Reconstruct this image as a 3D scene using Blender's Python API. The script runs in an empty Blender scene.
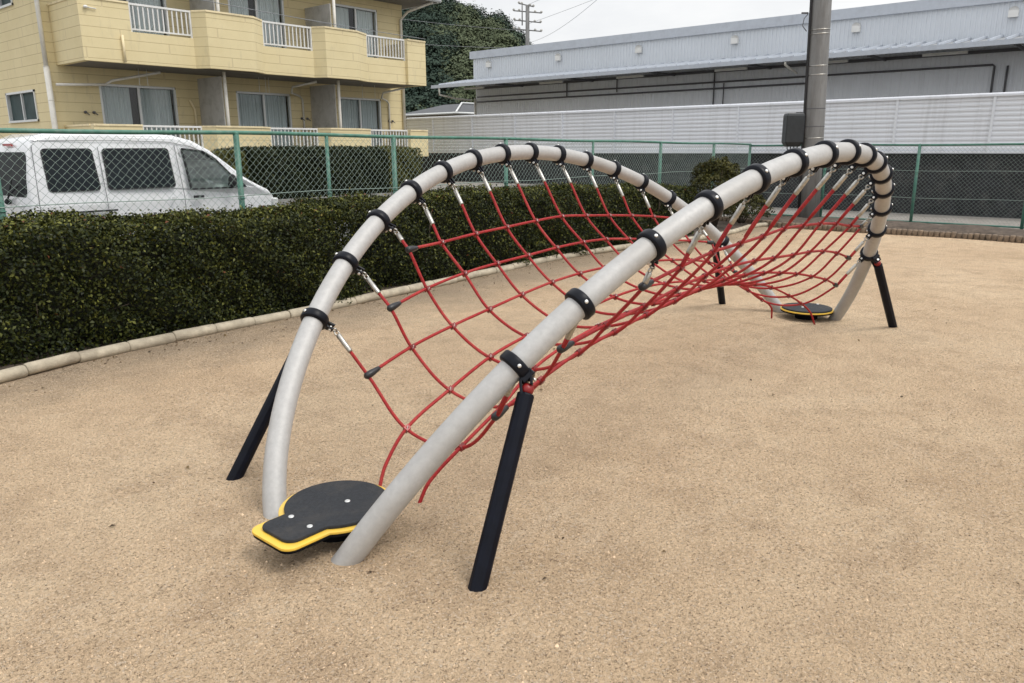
import bpy, math, random
import numpy as np
from mathutils import Vector, Matrix
random.seed(7); rng = np.random.default_rng(11)
R = math.radians
scene = bpy.context.scene
col = scene.collection
V = Vector

# ------------------------------------------------------------------ materials
def new_mat(name):
    m = bpy.data.materials.new(name); m.use_nodes = True
    nt = m.node_tree
    return m, nt, nt.nodes['Principled BSDF']

def ramp(nt, fac, stops):
    r = nt.nodes.new('ShaderNodeValToRGB')
    el = r.color_ramp.elements
    while len(el) > 1: el.remove(el[-1])
    el[0].position, el[0].color = stops[0][0], (*stops[0][1], 1)
    for p, c in stops[1:]:
        e = el.new(p); e.color = (*c, 1)
    nt.links.new(fac, r.inputs[0])
    return r.outputs[0]

def noise(nt, scale, detail=5, rough=.6, vec=None, kind='noise', dist=0):
    if kind == 'noise':
        n = nt.nodes.new('ShaderNodeTexNoise'); n.inputs['Detail'].default_value = detail
        n.inputs['Roughness'].default_value = rough; n.inputs['Distortion'].default_value = dist
        out = n.outputs[0]
    else:
        n = nt.nodes.new('ShaderNodeTexVoronoi'); out = n.outputs['Distance']
    n.inputs['Scale'].default_value = scale
    if vec is not None: nt.links.new(vec, n.inputs['Vector'])
    return out

def coords(nt, scale=(1, 1, 1), kind='Object'):
    t = nt.nodes.new('ShaderNodeTexCoord'); mp = nt.nodes.new('ShaderNodeMapping')
    mp.inputs['Scale'].default_value = scale
    nt.links.new(t.outputs[kind], mp.inputs[0])
    return mp.outputs[0]

def mix(nt, a, b, fac, mode='MIX'):
    n = nt.nodes.new('ShaderNodeMix'); n.data_type = 'RGBA'; n.blend_type = mode
    for sock, v in ((n.inputs[0], fac), (n.inputs[6], a), (n.inputs[7], b)):
        if isinstance(v, (int, float)): sock.default_value = v
        elif isinstance(v, tuple): sock.default_value = (*v, 1)
        else: nt.links.new(v, sock)
    return n.outputs[2]

def math_n(nt, op, a, b=0.0):
    n = nt.nodes.new('ShaderNodeMath'); n.operation = op
    for s, v in ((n.inputs[0], a), (n.inputs[1], b)):
        if isinstance(v, (int, float)): s.default_value = v
        else: nt.links.new(v, s)
    return n.outputs[0]

def bump(nt, b, h, strength=.3, dist=.01, prev=None):
    n = nt.nodes.new('ShaderNodeBump'); n.inputs['Strength'].default_value = strength
    n.inputs['Distance'].default_value = dist
    nt.links.new(h, n.inputs['Height'])
    if prev is not None: nt.links.new(prev, n.inputs['Normal'])
    nt.links.new(n.outputs[0], b.inputs['Normal'])
    return n.outputs[0]

def mat(name, c, rough=.6, metal=0, var=.15, scale=8, bscale=None, bstr=.15, dirt=None, dscale=3, stretch=(1, 1, 1), spec=.5):
    m, nt, b = new_mat(name)
    vec = coords(nt, stretch)
    n = noise(nt, scale, vec=vec)
    lo = tuple(x * (1 - var) for x in c); hi = tuple(min(1, x * (1 + var)) for x in c)
    out = ramp(nt, n, [(.3, lo), (.7, hi)])
    if dirt:
        d = noise(nt, dscale, 8, .7, vec=vec)
        dn = ramp(nt, d, [(.48, (0, 0, 0)), (.75, (1, 1, 1))])
        out = mix(nt, out, dirt, dn)
    nt.links.new(out, b.inputs['Base Color'])
    b.inputs['Roughness'].default_value = rough; b.inputs['Metallic'].default_value = metal
    b.inputs['Specular IOR Level'].default_value = spec
    if bscale: bump(nt, b, noise(nt, bscale, 6, .7, vec=vec), bstr)
    return m

M = {}
def sand():
    m, nt, b = new_mat('sand')
    v = coords(nt)
    big = noise(nt, .55, 6, .6, v); mid = noise(nt, 3.5, 7, .7, v)
    c = ramp(nt, big, [(.3, (.66, .475, .300)), (.5, (.77, .57, .37)), (.72, (.84, .645, .43))])
    c = mix(nt, c, (.47, .325, .205), ramp(nt, mid, [(.46, (0, 0, 0)), (.78, (.8, .8, .8))]))
    # trodden, scuffed streaks and a greyer gritty margin along the kerb
    scuff = noise(nt, 1.6, 8, .75, coords(nt, (1, 2.2, 1)), dist=1.2)
    c = mix(nt, c, (.85, .67, .47), ramp(nt, scuff, [(.55, (0, 0, 0)), (.72, (.6, .6, .6))]))
    sp = nt.nodes.new('ShaderNodeSeparateXYZ'); nt.links.new(v, sp.inputs[0])
    yy = math_n(nt, 'ADD', sp.outputs[1], math_n(nt, 'MULTIPLY', noise(nt, 1.2, 6, .7, v), 2.2))
    c = mix(nt, c, (.36, .285, .205), ramp(nt, math_n(nt, 'MULTIPLY', yy, .2), [(.72, (0, 0, 0)), (.93, (.75, .75, .75))]))
    patchy = noise(nt, 7, 9, .8, coords(nt, (1, 1, 1)), dist=.8)
    c = mix(nt, c, (.34, .235, .15), ramp(nt, patchy, [(.61, (0, 0, 0)), (.72, (.5, .5, .5))]))
    # crumbly crust: centimetre clods, cleft shade and crumb highlights painted into the colour
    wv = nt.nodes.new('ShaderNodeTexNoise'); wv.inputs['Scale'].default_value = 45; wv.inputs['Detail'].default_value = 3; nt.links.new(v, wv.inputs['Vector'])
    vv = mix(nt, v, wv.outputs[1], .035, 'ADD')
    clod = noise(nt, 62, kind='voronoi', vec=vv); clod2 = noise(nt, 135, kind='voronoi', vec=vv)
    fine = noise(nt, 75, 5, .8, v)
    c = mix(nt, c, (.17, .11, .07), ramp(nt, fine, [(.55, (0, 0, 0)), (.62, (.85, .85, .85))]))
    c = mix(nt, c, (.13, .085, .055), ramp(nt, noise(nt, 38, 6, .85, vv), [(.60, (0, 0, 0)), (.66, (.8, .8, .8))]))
    c = mix(nt, c, (.80, .66, .51), ramp(nt, noise(nt, 85, 4, .75, v), [(.55, (0, 0, 0)), (.62, (.75, .75, .75))]))
    vo = nt.nodes.new('ShaderNodeTexVoronoi'); vo.inputs['Scale'].default_value = 7; nt.links.new(v, vo.inputs[0])
    spots = ramp(nt, vo.outputs['Distance'], [(.022, (1, 1, 1)), (.036, (0, 0, 0))])
    c = mix(nt, c, (.07, .05, .04), spots)
    nt.links.new(c, b.inputs['Base Color']); b.inputs['Roughness'].default_value = .95
    b.inputs['Specular IOR Level'].default_value = .12
    p = bump(nt, b, noise(nt, 5, 5, .6, v), .45, .04)
    p = bump(nt, b, clod, 1.0, .016, p)
    p = bump(nt, b, clod2, .9, .008, p)
    bump(nt, b, fine, 1.0, .016, p)
    return m
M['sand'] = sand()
M['grit'] = mat('grit', (.60, .45, .30), .95, var=.6, scale=40)
M['earth'] = mat('earth', (.075, .055, .04), .95, var=.5, scale=12, bscale=40, bstr=.8, dirt=(.13, .10, .075))
M['gravel'] = mat('gravel', (.27, .25, .225), .95, var=.3, scale=50, bscale=60, bstr=.5, dirt=(.17, .155, .135), dscale=2)
M['asphalt'] = mat('asphalt', (.12, .12, .12), .9, var=.2, scale=60, bscale=200, bstr=.3, dirt=(.16, .155, .15))
M['far_ground'] = mat('far_ground', (.13, .12, .10), .95, var=.3, scale=2, bscale=30)

def steel_tube():
    m, nt, b = new_mat('brushed_tube')
    v = coords(nt); n = noise(nt, 35, 6, .7, v); n2 = noise(nt, 2.5, 4, .6, v)
    c = ramp(nt, n, [(.3, (.40, .395, .385)), (.7, (.48, .475, .46))])
    c = mix(nt, c, (.35, .335, .31), ramp(nt, n2, [(.45, (0, 0, 0)), (.75, (.7, .7, .7))]))
    sc = noise(nt, 14, 8, .85, coords(nt, (1, 1, 3)), dist=1.5)
    c = mix(nt, c, (.30, .29, .27), ramp(nt, sc, [(.60, (0, 0, 0)), (.7, (.5, .5, .5))]))
    nt.links.new(c, b.inputs['Base Color'])
    b.inputs['Metallic'].default_value = .2; b.inputs['Roughness'].default_value = .58
    bump(nt, b, n, .08, .002)
    return m
M['tube'] = steel_tube()
M['collar'] = mat('collar_plastic', (.004, .005, .009), .4, var=.3, scale=30, spec=.2)
M['leg'] = mat('dark_leg_paint', (.003, .004, .009), .45, spec=.16, var=.4, scale=15, bscale=80, bstr=.05)
M['silver'] = mat('zinc_fitting', (.44, .425, .39), .4, 1, var=.25, scale=60)
M['bolt'] = mat('bolt_metal', (.75, .75, .73), .35, .8, var=.1)
M['redcap'] = mat('red_cap', (.22, .008, .008), .4)
def rope_mat():
    m, nt, b = new_mat('red_rope')
    v = coords(nt); n = noise(nt, 60, 4, .7, v); n2 = noise(nt, 4, 3, .6, v)
    c = ramp(nt, n, [(.3, (.20, .003, .005)), (.55, (.35, .006, .008)), (.75, (.48, .022, .020))])
    c = mix(nt, c, (.50, .07, .055), ramp(nt, n2, [(.5, (0, 0, 0)), (.8, (.55, .55, .55))]))
    nt.links.new(c, b.inputs['Base Color']); b.inputs['Roughness'].default_value = .6
    w = noise(nt, 220, 2, .5, v)
    bump(nt, b, w, .9, .004)
    return m
M['rope'] = rope_mat()
M['ropeclip'] = mat('rope_clip', (.20, .03, .028), .35, .3, var=.5, scale=80)
M['blacksleeve'] = mat('black_sleeve', (.015, .015, .017), .4)
M['rubber'] = mat('rubber_top', (.017, .019, .023), .85, var=.35, scale=60, bscale=260, bstr=.35, dirt=(.05, .045, .04), dscale=6)
M['yellow'] = mat('yellow_board', (.78, .50, .06), .45, var=.08, dirt=(.55, .38, .10), dscale=5)
M['board_under'] = mat('board_underside', (.006, .006, .007), .8, spec=.1)
M['kerb'] = mat('kerb_concrete', (.44, .385, .29), .85, var=.22, scale=10, bscale=60, bstr=.4, dirt=(.25, .21, .155), dscale=4)
M['joint'] = mat('kerb_joint', (.07, .06, .05), .95)
M['logs'] = mat('brown_log', (.22, .165, .115), .9, var=.35, scale=18, bscale=60, bstr=.4, dirt=(.08, .065, .05))
M['fence'] = mat('green_fence_paint', (.055, .17, .125), .5, var=.25, scale=12, dirt=(.14, .22, .18), dscale=14)
M['wire'] = mat('galvanised_wire', (.26, .33, .29), .5, .2, var=.25, scale=30)
M['twig'] = mat('twig_bark', (.06, .045, .032), .9, var=.4, scale=30)
def leaf(name, stops, rough=.5, trans=0.0):
    m, nt, b = new_mat(name)
    a = nt.nodes.new('ShaderNodeAttribute'); a.attribute_name = 'tint'
    c = ramp(nt, a.outputs['Fac'], stops)
    nt.links.new(c, b.inputs['Base Color']); b.inputs['Roughness'].default_value = rough
    b.inputs['Specular IOR Level'].default_value = .2
    return m
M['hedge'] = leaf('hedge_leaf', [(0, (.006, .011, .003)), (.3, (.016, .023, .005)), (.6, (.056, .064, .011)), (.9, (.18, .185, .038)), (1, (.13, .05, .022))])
M['hedge_dark'] = leaf('dark_hedge_leaf', [(0, (.008, .013, .005)), (.5, (.020, .028, .009)), (1, (.06, .068, .018))])
M['hedge_olive'] = leaf('olive_hedge_leaf', [(0, (.05, .055, .012)), (.5, (.11, .11, .028)), (1, (.2, .18, .05))])
M['bush'] = leaf('bush_leaf', [(0, (.02, .024, .007)), (.5, (.055, .055, .013)), (.85, (.11, .10, .022)), (1, (.17, .09, .03))])
M['forest'] = leaf('forest_leaf', [(0, (.022, .040, .032)), (.35, (.036, .058, .042)), (.6, (.055, .080, .052)), (.85, (.095, .115, .062)), (1, (.13, .135, .075))], .8)
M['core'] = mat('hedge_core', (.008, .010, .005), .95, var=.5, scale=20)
M['hillsoil'] = mat('hill_soil', (.02, .032, .022), .95, var=.3, scale=.2)

def siding():
    m, nt, b = new_mat('cream_siding')
    v = coords(nt, kind='Object'); sep = nt.nodes.new('ShaderNodeSeparateXYZ'); nt.links.new(v, sep.inputs[0])
    z = math_n(nt, 'FRACT', math_n(nt, 'MULTIPLY', sep.outputs[2], 4.5))
    groove = ramp(nt, z, [(0.0, (1, 1, 1)), (.03, (1, 1, 1)), (.06, (0, 0, 0))])
    row = math_n(nt, 'FLOOR', math_n(nt, 'MULTIPLY', sep.outputs[2], 4.5))
    xy = math_n(nt, 'ADD', sep.outputs[0], sep.outputs[1])
    xx = math_n(nt, 'FRACT', math_n(nt, 'ADD', math_n(nt, 'MULTIPLY', xy, .33), math_n(nt, 'MULTIPLY', row, .37)))
    vj = ramp(nt, xx, [(0, (1, 1, 1)), (.008, (1, 1, 1)), (.012, (0, 0, 0))])
    n = noise(nt, 1.3, 8, .7, v); n2 = noise(nt, 30, 4, .6, coords(nt, (1, 1, 6)))
    c = ramp(nt, n, [(.3, (.68, .575, .33)), (.7, (.75, .645, .39))])
    c = mix(nt, c, (.61, .52, .305), ramp(nt, n2, [(.5, (0, 0, 0)), (.8, (.6, .6, .6))]))
    dirt = noise(nt, 2.2, 8, .75, coords(nt, (3, 3, .6)))
    c = mix(nt, c, (.46, .40, .27), ramp(nt, dirt, [(.55, (0, 0, 0)), (.8, (.65, .65, .65))]))
    c = mix(nt, c, (.40, .31, .16), groove)
    c = mix(nt, c, (.60, .50, .30), vj)
    nt.links.new(c, b.inputs['Base Color']); b.inputs['Roughness'].default_value = .75
    return m
M['siding'] = siding()
M['trim'] = mat('cream_trim', (.80, .68, .43), .7, var=.08, dirt=(.45, .38, .24))
M['soffit'] = mat('soffit', (.17, .16, .145), .85, var=.1)
M['white'] = mat('white_paint', (.74, .74, .72), .5, var=.04, dirt=(.55, .54, .50), dscale=2)
M['alu'] = mat('aluminium', (.66, .67, .66), .4, .3, var=.05)
M['curtain'] = mat('grey_curtain', (.58, .62, .64), .9, var=.12, scale=4, stretch=(6, 6, .4))
M['curtain2'] = mat('white_curtain', (.72, .76, .78), .9, var=.12, scale=4, stretch=(6, 6, .4))
M['dark'] = mat('dark_interior', (.015, .016, .018), .8)
M['partition'] = mat('grey_partition', (.50, .49, .46), .8, var=.05, dirt=(.3, .29, .26))
M['pipe'] = mat('white_pipe', (.68, .66, .60), .5, var=.06, dirt=(.5, .47, .4))
M['rooftile'] = mat('dark_roof_tile', (.055, .058, .062), .55, var=.3, scale=8)
M['beige'] = mat('beige_wall', (.30, .26, .19), .85, var=.1)
M['greenwall'] = mat('dark_green_wall', (.035, .06, .055), .8, var=.1)
M['blockwall'] = mat('grey_block', (.25, .24, .225), .9, var=.15, bscale=50, dirt=(.15, .145, .13))
def corr(name, c, axis, freq, dirt, dfac=.5, rough=.5, contrast=.3):
    m, nt, b = new_mat(name)
    v = coords(nt); sep = nt.nodes.new('ShaderNodeSeparateXYZ'); nt.links.new(v, sep.inputs[0])
    st = (6, 6, .25)
    d = noise(nt, .9, 8, .75, coords(nt, st))
    n = noise(nt, .5, 5, .6, v)
    cc = ramp(nt, n, [(.3, tuple(x * .93 for x in c)), (.7, c)])
    cc = mix(nt, cc, dirt, ramp(nt, d, [(.5, (0, 0, 0)), (.8, (dfac, dfac, dfac))]))
    nt.links.new(cc, b.inputs['Base Color']); b.inputs['Roughness'].default_value = rough
    return m
M['metalwall'] = corr('white_metal_cladding', (.66, .70, .75), 1, 5, (.57, .60, .64), .3)
M['metalwall_low'] = corr('grey_metal_cladding', (.76, .79, .84), 1, 5, (.46, .48, .51), .45)
M['parapet'] = mat('parapet_flashing', (.50, .54, .60), .5, var=.04, dirt=(.42, .45, .5))
M['canopy'] = mat('canopy_metal', (.30, .31, .32), .5, var=.08, dirt=(.28, .27, .26))
M['louvre'] = corr('white_fence_panel', (.74, .76, .80), 1, 1, (.42, .42, .43), .55, .45)
M['conduit'] = mat('dark_conduit', (.10, .10, .11), .6)
M['darkwall'] = mat('dark_wall', (.026, .026, .030), .95, var=.45, scale=5, bscale=20, dirt=(.075, .072, .07), dscale=4)
M['polec'] = mat('pole_concrete', (.20, .20, .198), .85, var=.18, scale=3, bscale=60, stretch=(3, 3, .5), dirt=(.13, .125, .115), dscale=4)
M['blackbox'] = mat('black_box_metal', (.018, .022, .026), .4, var=.3)
M['blackwire'] = mat('black_cable', (.015, .015, .017), .6)
M['greycable'] = mat('grey_cable', (.22, .23, .24), .6)
M['carpaint'] = mat('van_white_paint', (.71, .72, .735), .22, var=.03, scale=3, dirt=(.66, .66, .65), dscale=3)
M['carpaint'].node_tree.nodes['Principled BSDF'].inputs['Coat Weight'].default_value = .6
M['tint'] = mat('tinted_glass', (.006, .010, .013), .12, var=.2, scale=2, spec=.25)
M['tint_back'] = mat('rear_tinted_glass', (.006, .010, .012), .35, spec=.04)
M['tyre'] = mat('tyre_rubber', (.02, .02, .02), .85)
M['rim'] = mat('steel_rim', (.4, .4, .41), .4, .8)
M['seat'] = mat('seat_cloth', (.30, .32, .31), .9)
M['lining'] = mat('cab_lining', (.55, .60, .57), .85)
M['redlens'] = mat('red_lens', (.35, .01, .01), .25)
def glass():
    m, nt, b = new_mat('clear_glass')
    out = nt.nodes['Material Output']
    tr = nt.nodes.new('ShaderNodeBsdfTransparent'); tr.inputs[0].default_value = (.90, .94, .93, 1)
    gl = nt.nodes.new('ShaderNodeBsdfGlossy'); gl.inputs['Roughness'].default_value = .04
    fr = nt.nodes.new('ShaderNodeFresnel'); fr.inputs[0].default_value = 1.5
    ms = nt.nodes.new('ShaderNodeMixShader')
    f = math_n(nt, 'ADD', math_n(nt, 'MULTIPLY', fr.outputs[0], .45), .04)
    nt.links.new(f, ms.inputs[0]); nt.links.new(tr.outputs[0], ms.inputs[1]); nt.links.new(gl.outputs[0], ms.inputs[2])
    nt.links.new(ms.outputs[0], out.inputs[0]); nt.nodes.remove(b)
    return m
M['glass'] = glass()
M['bathglass'] = mat('dull_dark_glass', (.05, .075, .075), .5, var=.3, scale=3, spec=.08)

# ------------------------------------------------------------------ mesh helpers
class MB:
    def __init__(s): s.v = []; s.f = []; s.sm = []
    def add(s, vs, fs, smooth=False):
        o = len(s.v); s.v += [tuple(p) for p in vs]
        s.f += [tuple(i + o for i in f) for f in fs]; s.sm += [smooth] * len(fs)
        return s
    def box(s, x0, x1, y0, y1, z0, z1):
        vs = [(x, y, z) for x in (x0, x1) for y in (y0, y1) for z in (z0, z1)]
        return s.add(vs, [(0, 1, 3, 2), (4, 6, 7, 5), (0, 4, 5, 1), (2, 3, 7, 6), (0, 2, 6, 4), (1, 5, 7, 3)])
    def obox(s, p0, p1, w, h, up=(0, 0, 1)):
        """box along p0->p1 with width w (sideways) and height h"""
        p0, p1 = V(p0), V(p1); d = (p1 - p0).normalized(); up = V(up)
        sd = d.cross(up).normalized(); u = sd.cross(d)
        vs = [p + sd * a * w / 2 + u * b * h / 2 for p in (p0, p1) for a in (-1, 1) for b in (-1, 1)]
        return s.add(vs, [(0, 1, 3, 2), (4, 6, 7, 5), (0, 4, 5, 1), (2, 3, 7, 6), (0, 2, 6, 4), (1, 5, 7, 3)])
    def tube(s, pts, r, n=10, cap=True, smooth=True, rs=None):
        pts = [V(p) for p in pts]; m = len(pts)
        t = [(pts[min(i + 1, m - 1)] - pts[max(i - 1, 0)]).normalized() for i in range(m)]
        ref = V((0, 0, 1)) if abs(t[0].z) < .9 else V((1, 0, 0))
        u = t[0].cross(ref).normalized(); rings = []
        for i in range(m):
            u = (u - t[i] * u.dot(t[i])).normalized(); w = t[i].cross(u)
            rr = rs[i] if rs else r
            rings.append([pts[i] + (u * math.cos(a) + w * math.sin(a)) * rr for a in [2 * math.pi * k / n for k in range(n)]])
        vs = [p for ring in rings for p in ring]
        fs = [(i * n + k, i * n + (k + 1) % n, (i + 1) * n + (k + 1) % n, (i + 1) * n + k) for i in range(m - 1) for k in range(n)]
        s.add(vs, fs, smooth)
        if cap:
            o = len(s.v) - len(vs)
            s.f += [tuple(o + k for k in reversed(range(n))), tuple(o + (m - 1) * n + k for k in range(n))]; s.sm += [False, False]
        return s
    def lathe(s, c, axis, prof, n=20, smooth=True, closed=False):
        """prof = [(offset along axis, radius)]"""
        c = V(c); ax = V(axis).normalized(); ref = V((0, 0, 1)) if abs(ax.z) < .9 else V((1, 0, 0))
        u = ax.cross(ref).normalized(); w = ax.cross(u)
        vs = [c + ax * a + (u * math.cos(t) + w * math.sin(t)) * r for a, r in prof for t in [2 * math.pi * k / n for k in range(n)]]
        m = len(prof)
        fs = [(i * n + k, i * n + (k + 1) % n, ((i + 1) % m) * n + (k + 1) % n, ((i + 1) % m) * n + k) for i in range(m if closed else m - 1) for k in range(n)]
        return s.add(vs, fs, smooth)
    def cyl(s, c, axis, r, h, n=14):
        c = V(c); a = V(axis).normalized()
        return s.tube([c - a * h / 2, c + a * h / 2], r, n)
    def sph(s, c, r, n=10, m=7, sc=(1, 1, 1)):
        c = V(c); vs = []; fs = []
        for i in range(m + 1):
            th = math.pi * i / m
            for k in range(n):
                ph = 2 * math.pi * k / n
                vs.append(c + V((r * sc[0] * math.sin(th) * math.cos(ph), r * sc[1] * math.sin(th) * math.sin(ph), r * sc[2] * math.cos(th))))
        for i in range(m):
            for k in range(n): fs.append((i * n + k, i * n + (k + 1) % n, (i + 1) * n + (k + 1) % n, (i + 1) * n + k))
        return s.add(vs, fs, True)
    def torus(s, c, axis, R_, r, n=14, k=6):
        prof = [(r * math.sin(2 * math.pi * j / k), R_ + r * math.cos(2 * math.pi * j / k)) for j in range(k)]
        return s.lathe(c, axis, prof, n, True, True)
    def prism(s, poly, z0, z1):
        n = len(poly)
        vs = [(x, y, z0) for x, y in poly] + [(x, y, z1) for x, y in poly]
        return s.add(vs, [tuple(reversed(range(n))), tuple(range(n, 2 * n))] + [(i, (i + 1) % n, n + (i + 1) % n, n + i) for i in range(n)])
    def build(s, name, m, parent=None, bevel=0, seg=2):
        me = bpy.data.meshes.new(name); me.from_pydata(s.v, [], s.f)
        me.polygons.foreach_set('use_smooth', s.sm); me.materials.append(m); me.update()
        o = bpy.data.objects.new(name, me); col.objects.link(o)
        if parent: o.parent = parent
        if bevel:
            b = o.modifiers.new('bevel', 'BEVEL'); b.width = bevel; b.segments = seg; b.limit_method = 'ANGLE'; b.angle_limit = R(35)
        return o

def each(mb, name, m, parent=None, bevel=0):
    par = list(range(len(mb.v)))
    def find(i):
        while par[i] != i: par[i] = par[par[i]]; i = par[i]
        return i
    for f in mb.f:
        for j in f[1:]: par[find(f[0])] = find(j)
    groups = {}
    for f, sm in zip(mb.f, mb.sm): groups.setdefault(find(f[0]), []).append((f, sm))
    out = []
    for k in sorted(groups):
        idx = {}; p = MB()
        for f, sm in groups[k]:
            for i in f:
                if i not in idx: idx[i] = len(idx); p.v.append(mb.v[i])
            p.f.append(tuple(idx[i] for i in f)); p.sm.append(sm)
        out.append(p.build(name, m, parent, bevel))
    return out

def empty(name, loc=(0, 0, 0), label=None, cat=None, group=None):
    o = bpy.data.objects.new(name, None); col.objects.link(o); o.location = loc; o.empty_display_size = .2
    return tag(o, label, cat, group)
def tag(o, label=None, cat=None, group=None, kind=None):
    for k, v in (('label', label), ('category', cat), ('group', group), ('kind', kind)):
        if v: o[k] = v
    return o
def rel(root, mb):
    """shift a builder's world coordinates into root's frame"""
    l = root.location; mb.v = [(x - l.x, y - l.y, z - l.z) for x, y, z in mb.v]; return mb

def leaves(name, P, N, size, m, parent=None, tint=None, spread=.9, aspect=.55):
    """one diamond-shaped leaf at every point of P, facing about N"""
    n = len(P); N = N + rng.normal(0, spread, (n, 3)); N /= np.linalg.norm(N, axis=1)[:, None]
    A = rng.normal(0, 1, (n, 3)); A -= (A * N).sum(1)[:, None] * N; A /= np.linalg.norm(A, axis=1)[:, None]
    B = np.cross(N, A); s = size * rng.uniform(.6, 1.25, n)[:, None]
    bend = N * s * .18
    co = np.stack([P - A * s * .5, P + B * s * aspect * .5 + bend, P + A * s * .5, P - B * s * aspect * .5 + bend], 1).reshape(-1, 3)
    me = bpy.data.meshes.new(name); me.vertices.add(4 * n); me.vertices.foreach_set('co', co.ravel().astype('f'))
    me.loops.add(4 * n); me.loops.foreach_set('vertex_index', np.arange(4 * n, dtype='i'))
    me.polygons.add(n); me.polygons.foreach_set('loop_start', np.arange(0, 4 * n, 4, dtype='i'))
    me.update(calc_edges=True)
    if tint is None: tint = rng.uniform(0, 1, n)
    at = me.attributes.new('tint', 'FLOAT', 'FACE'); at.data.foreach_set('value', np.clip(tint, 0, 1).astype('f'))
    me.materials.append(m)
    o = bpy.data.objects.new(name, me); col.objects.link(o)
    if parent: o.parent = parent
    return o

def spline(pts, k=8):
    """centripetal-ish Catmull-Rom through pts"""
    pts = [V(p) for p in pts]; P = [pts[0] * 2 - pts[1]] + pts + [pts[-1] * 2 - pts[-2]]; out = []
    for i in range(1, len(P) - 2):
        a, b, c, d = P[i - 1], P[i], P[i + 1], P[i + 2]
        l = (c - b).length
        m1 = ((c - a).normalized()) * l; m2 = ((d - b).normalized()) * l
        for j in range(k):
            t = j / k; t2 = t * t; t3 = t2 * t
            out.append(b * (2 * t3 - 3 * t2 + 1) + m1 * (t3 - 2 * t2 + t) + c * (-2 * t3 + 3 * t2) + m2 * (t3 - t2))
    out.append(P[-2]); return out

# ------------------------------------------------------------------ camera (frame: x along the climbing net, y across it)
CAM = V((-4.43421519, -2.50682726, 1.55))
FW, RR, UU = V((0.73497894, 0.63197363, -0.24579522)), V((0.65105402, -0.75901654, -0.00474966)), V((0.1895643, 0.15653507, 0.96931014))
cd = bpy.data.cameras.new('camera'); co = bpy.data.objects.new('camera', cd); col.objects.link(co)
co.matrix_world = Matrix((( RR.x, UU.x, -FW.x, CAM.x), (RR.y, UU.y, -FW.y, CAM.y), (RR.z, UU.z, -FW.z, CAM.z), (0, 0, 0, 1)))
cd.sensor_width = 36; cd.lens = 762.8 * 36 / 1024; cd.clip_end = 3000; cd.clip_start = .05
scene.camera = co
def polar(px, D):
    """ground position seen in picture column px at distance D along the view"""
    d = V((FW.x, FW.y, 0)).normalized(); r = V((RR.x, RR.y, 0)).normalized()
    return V((CAM.x, CAM.y, 0)) + d * D + r * D * (px - 512) / 762.8 * .97
def at_px(px, py, D): return CAM + (FW + RR * ((px - 512) / 762.8) - UU * ((py - 341.5) / 762.8)) * D
def zat(y, D): return 1.55 + (149 - y) / 762.8 * D * 1.03

# ------------------------------------------------------------------ ground
def hgt(x, y):
    h = 0
    for (cx, cy, r, a) in DENTS:
        d2 = ((x - cx) ** 2 + (y - cy) ** 2) / (r * r)
        if d2 < 9: h += a * math.exp(-d2)
    return h + .006 * math.sin(x * 1.3 + .7 * y) + .005 * math.sin(y * 2.1 - x * .6 + 1)
DENTS = [(-2.665, -.812, .07, .010), (-2.70, .765, .07, .008), (2.66, .81, .12, .012), (2.66, -.81, .12, .012), (-2.83, -.25, .14, .016), (-2.8, .27, .14, .014),
         (-2.33, -.14, .05, .012), (-2.7, -.05, .4, -.012), (2.7, -.02, .4, -.012)]
xs = list(np.arange(-7, 0, .06)) + list(np.arange(0, 10.75, .15)); ys = list(np.arange(-9, -4, .25)) + list(np.arange(-4, 1.5, .06)) + list(np.arange(1.5, 3.9, .15))
xs[-1] = 10.62; ys[-1] = 4.08
g = MB(); nx = len(xs)
g.add([(x, y, hgt(x, y)) for y in ys for x in xs], [(j * nx + i, j * nx + i + 1, (j + 1) * nx + i + 1, (j + 1) * nx + i) for j in range(len(ys) - 1) for i in range(nx - 1)], True)
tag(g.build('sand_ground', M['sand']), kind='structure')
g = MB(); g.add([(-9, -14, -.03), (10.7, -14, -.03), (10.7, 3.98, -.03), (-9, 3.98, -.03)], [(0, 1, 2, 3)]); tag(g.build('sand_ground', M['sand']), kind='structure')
g = MB(); g.add([(-1500, -1500, -.12), (1500, -1500, -.12), (1500, 1500, -.12), (-1500, 1500, -.12)], [(0, 1, 2, 3)]); tag(g.build('ground', M['far_ground']), kind='structure')

g = MB(); g.add([(-14, 5.2, -.09), (13.5, 5.2, -.09), (13.5, 13.2, -.09), (-14, 13.2, -.09)], [(0, 1, 2, 3)]); tag(g.build('parking_asphalt', M['asphalt']), kind='structure')
g = MB(); g.add([(12.4, -14, -.02), (16.2, -14, -.02), (16.2, 40, -.02), (12.4, 40, -.02)], [(0, 1, 2, 3)]); tag(g.build('gravel_strip', M['gravel']), kind='structure')
g = MB(); n = 90
prof = [(10.55, .0), (10.72, .10), (11.2, .14), (11.9, .12), (12.55, .03), (12.75, -.05)]
vs = []
for i in range(n + 1):
    y = -12 + 15.62 * i / n
    for x, z in prof: vs.append((x + .03 * math.sin(3 * y + x), y, z + .02 * math.sin(y * 5 + x * 9) + random.uniform(-.012, .012)))
g.add(vs, [(i * 6 + k, i * 6 + k + 1, (i + 1) * 6 + k + 1, (i + 1) * 6 + k) for i in range(n) for k in range(5)], True)
tag(g.build('soil_bank', M['earth']), kind='structure')

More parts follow.
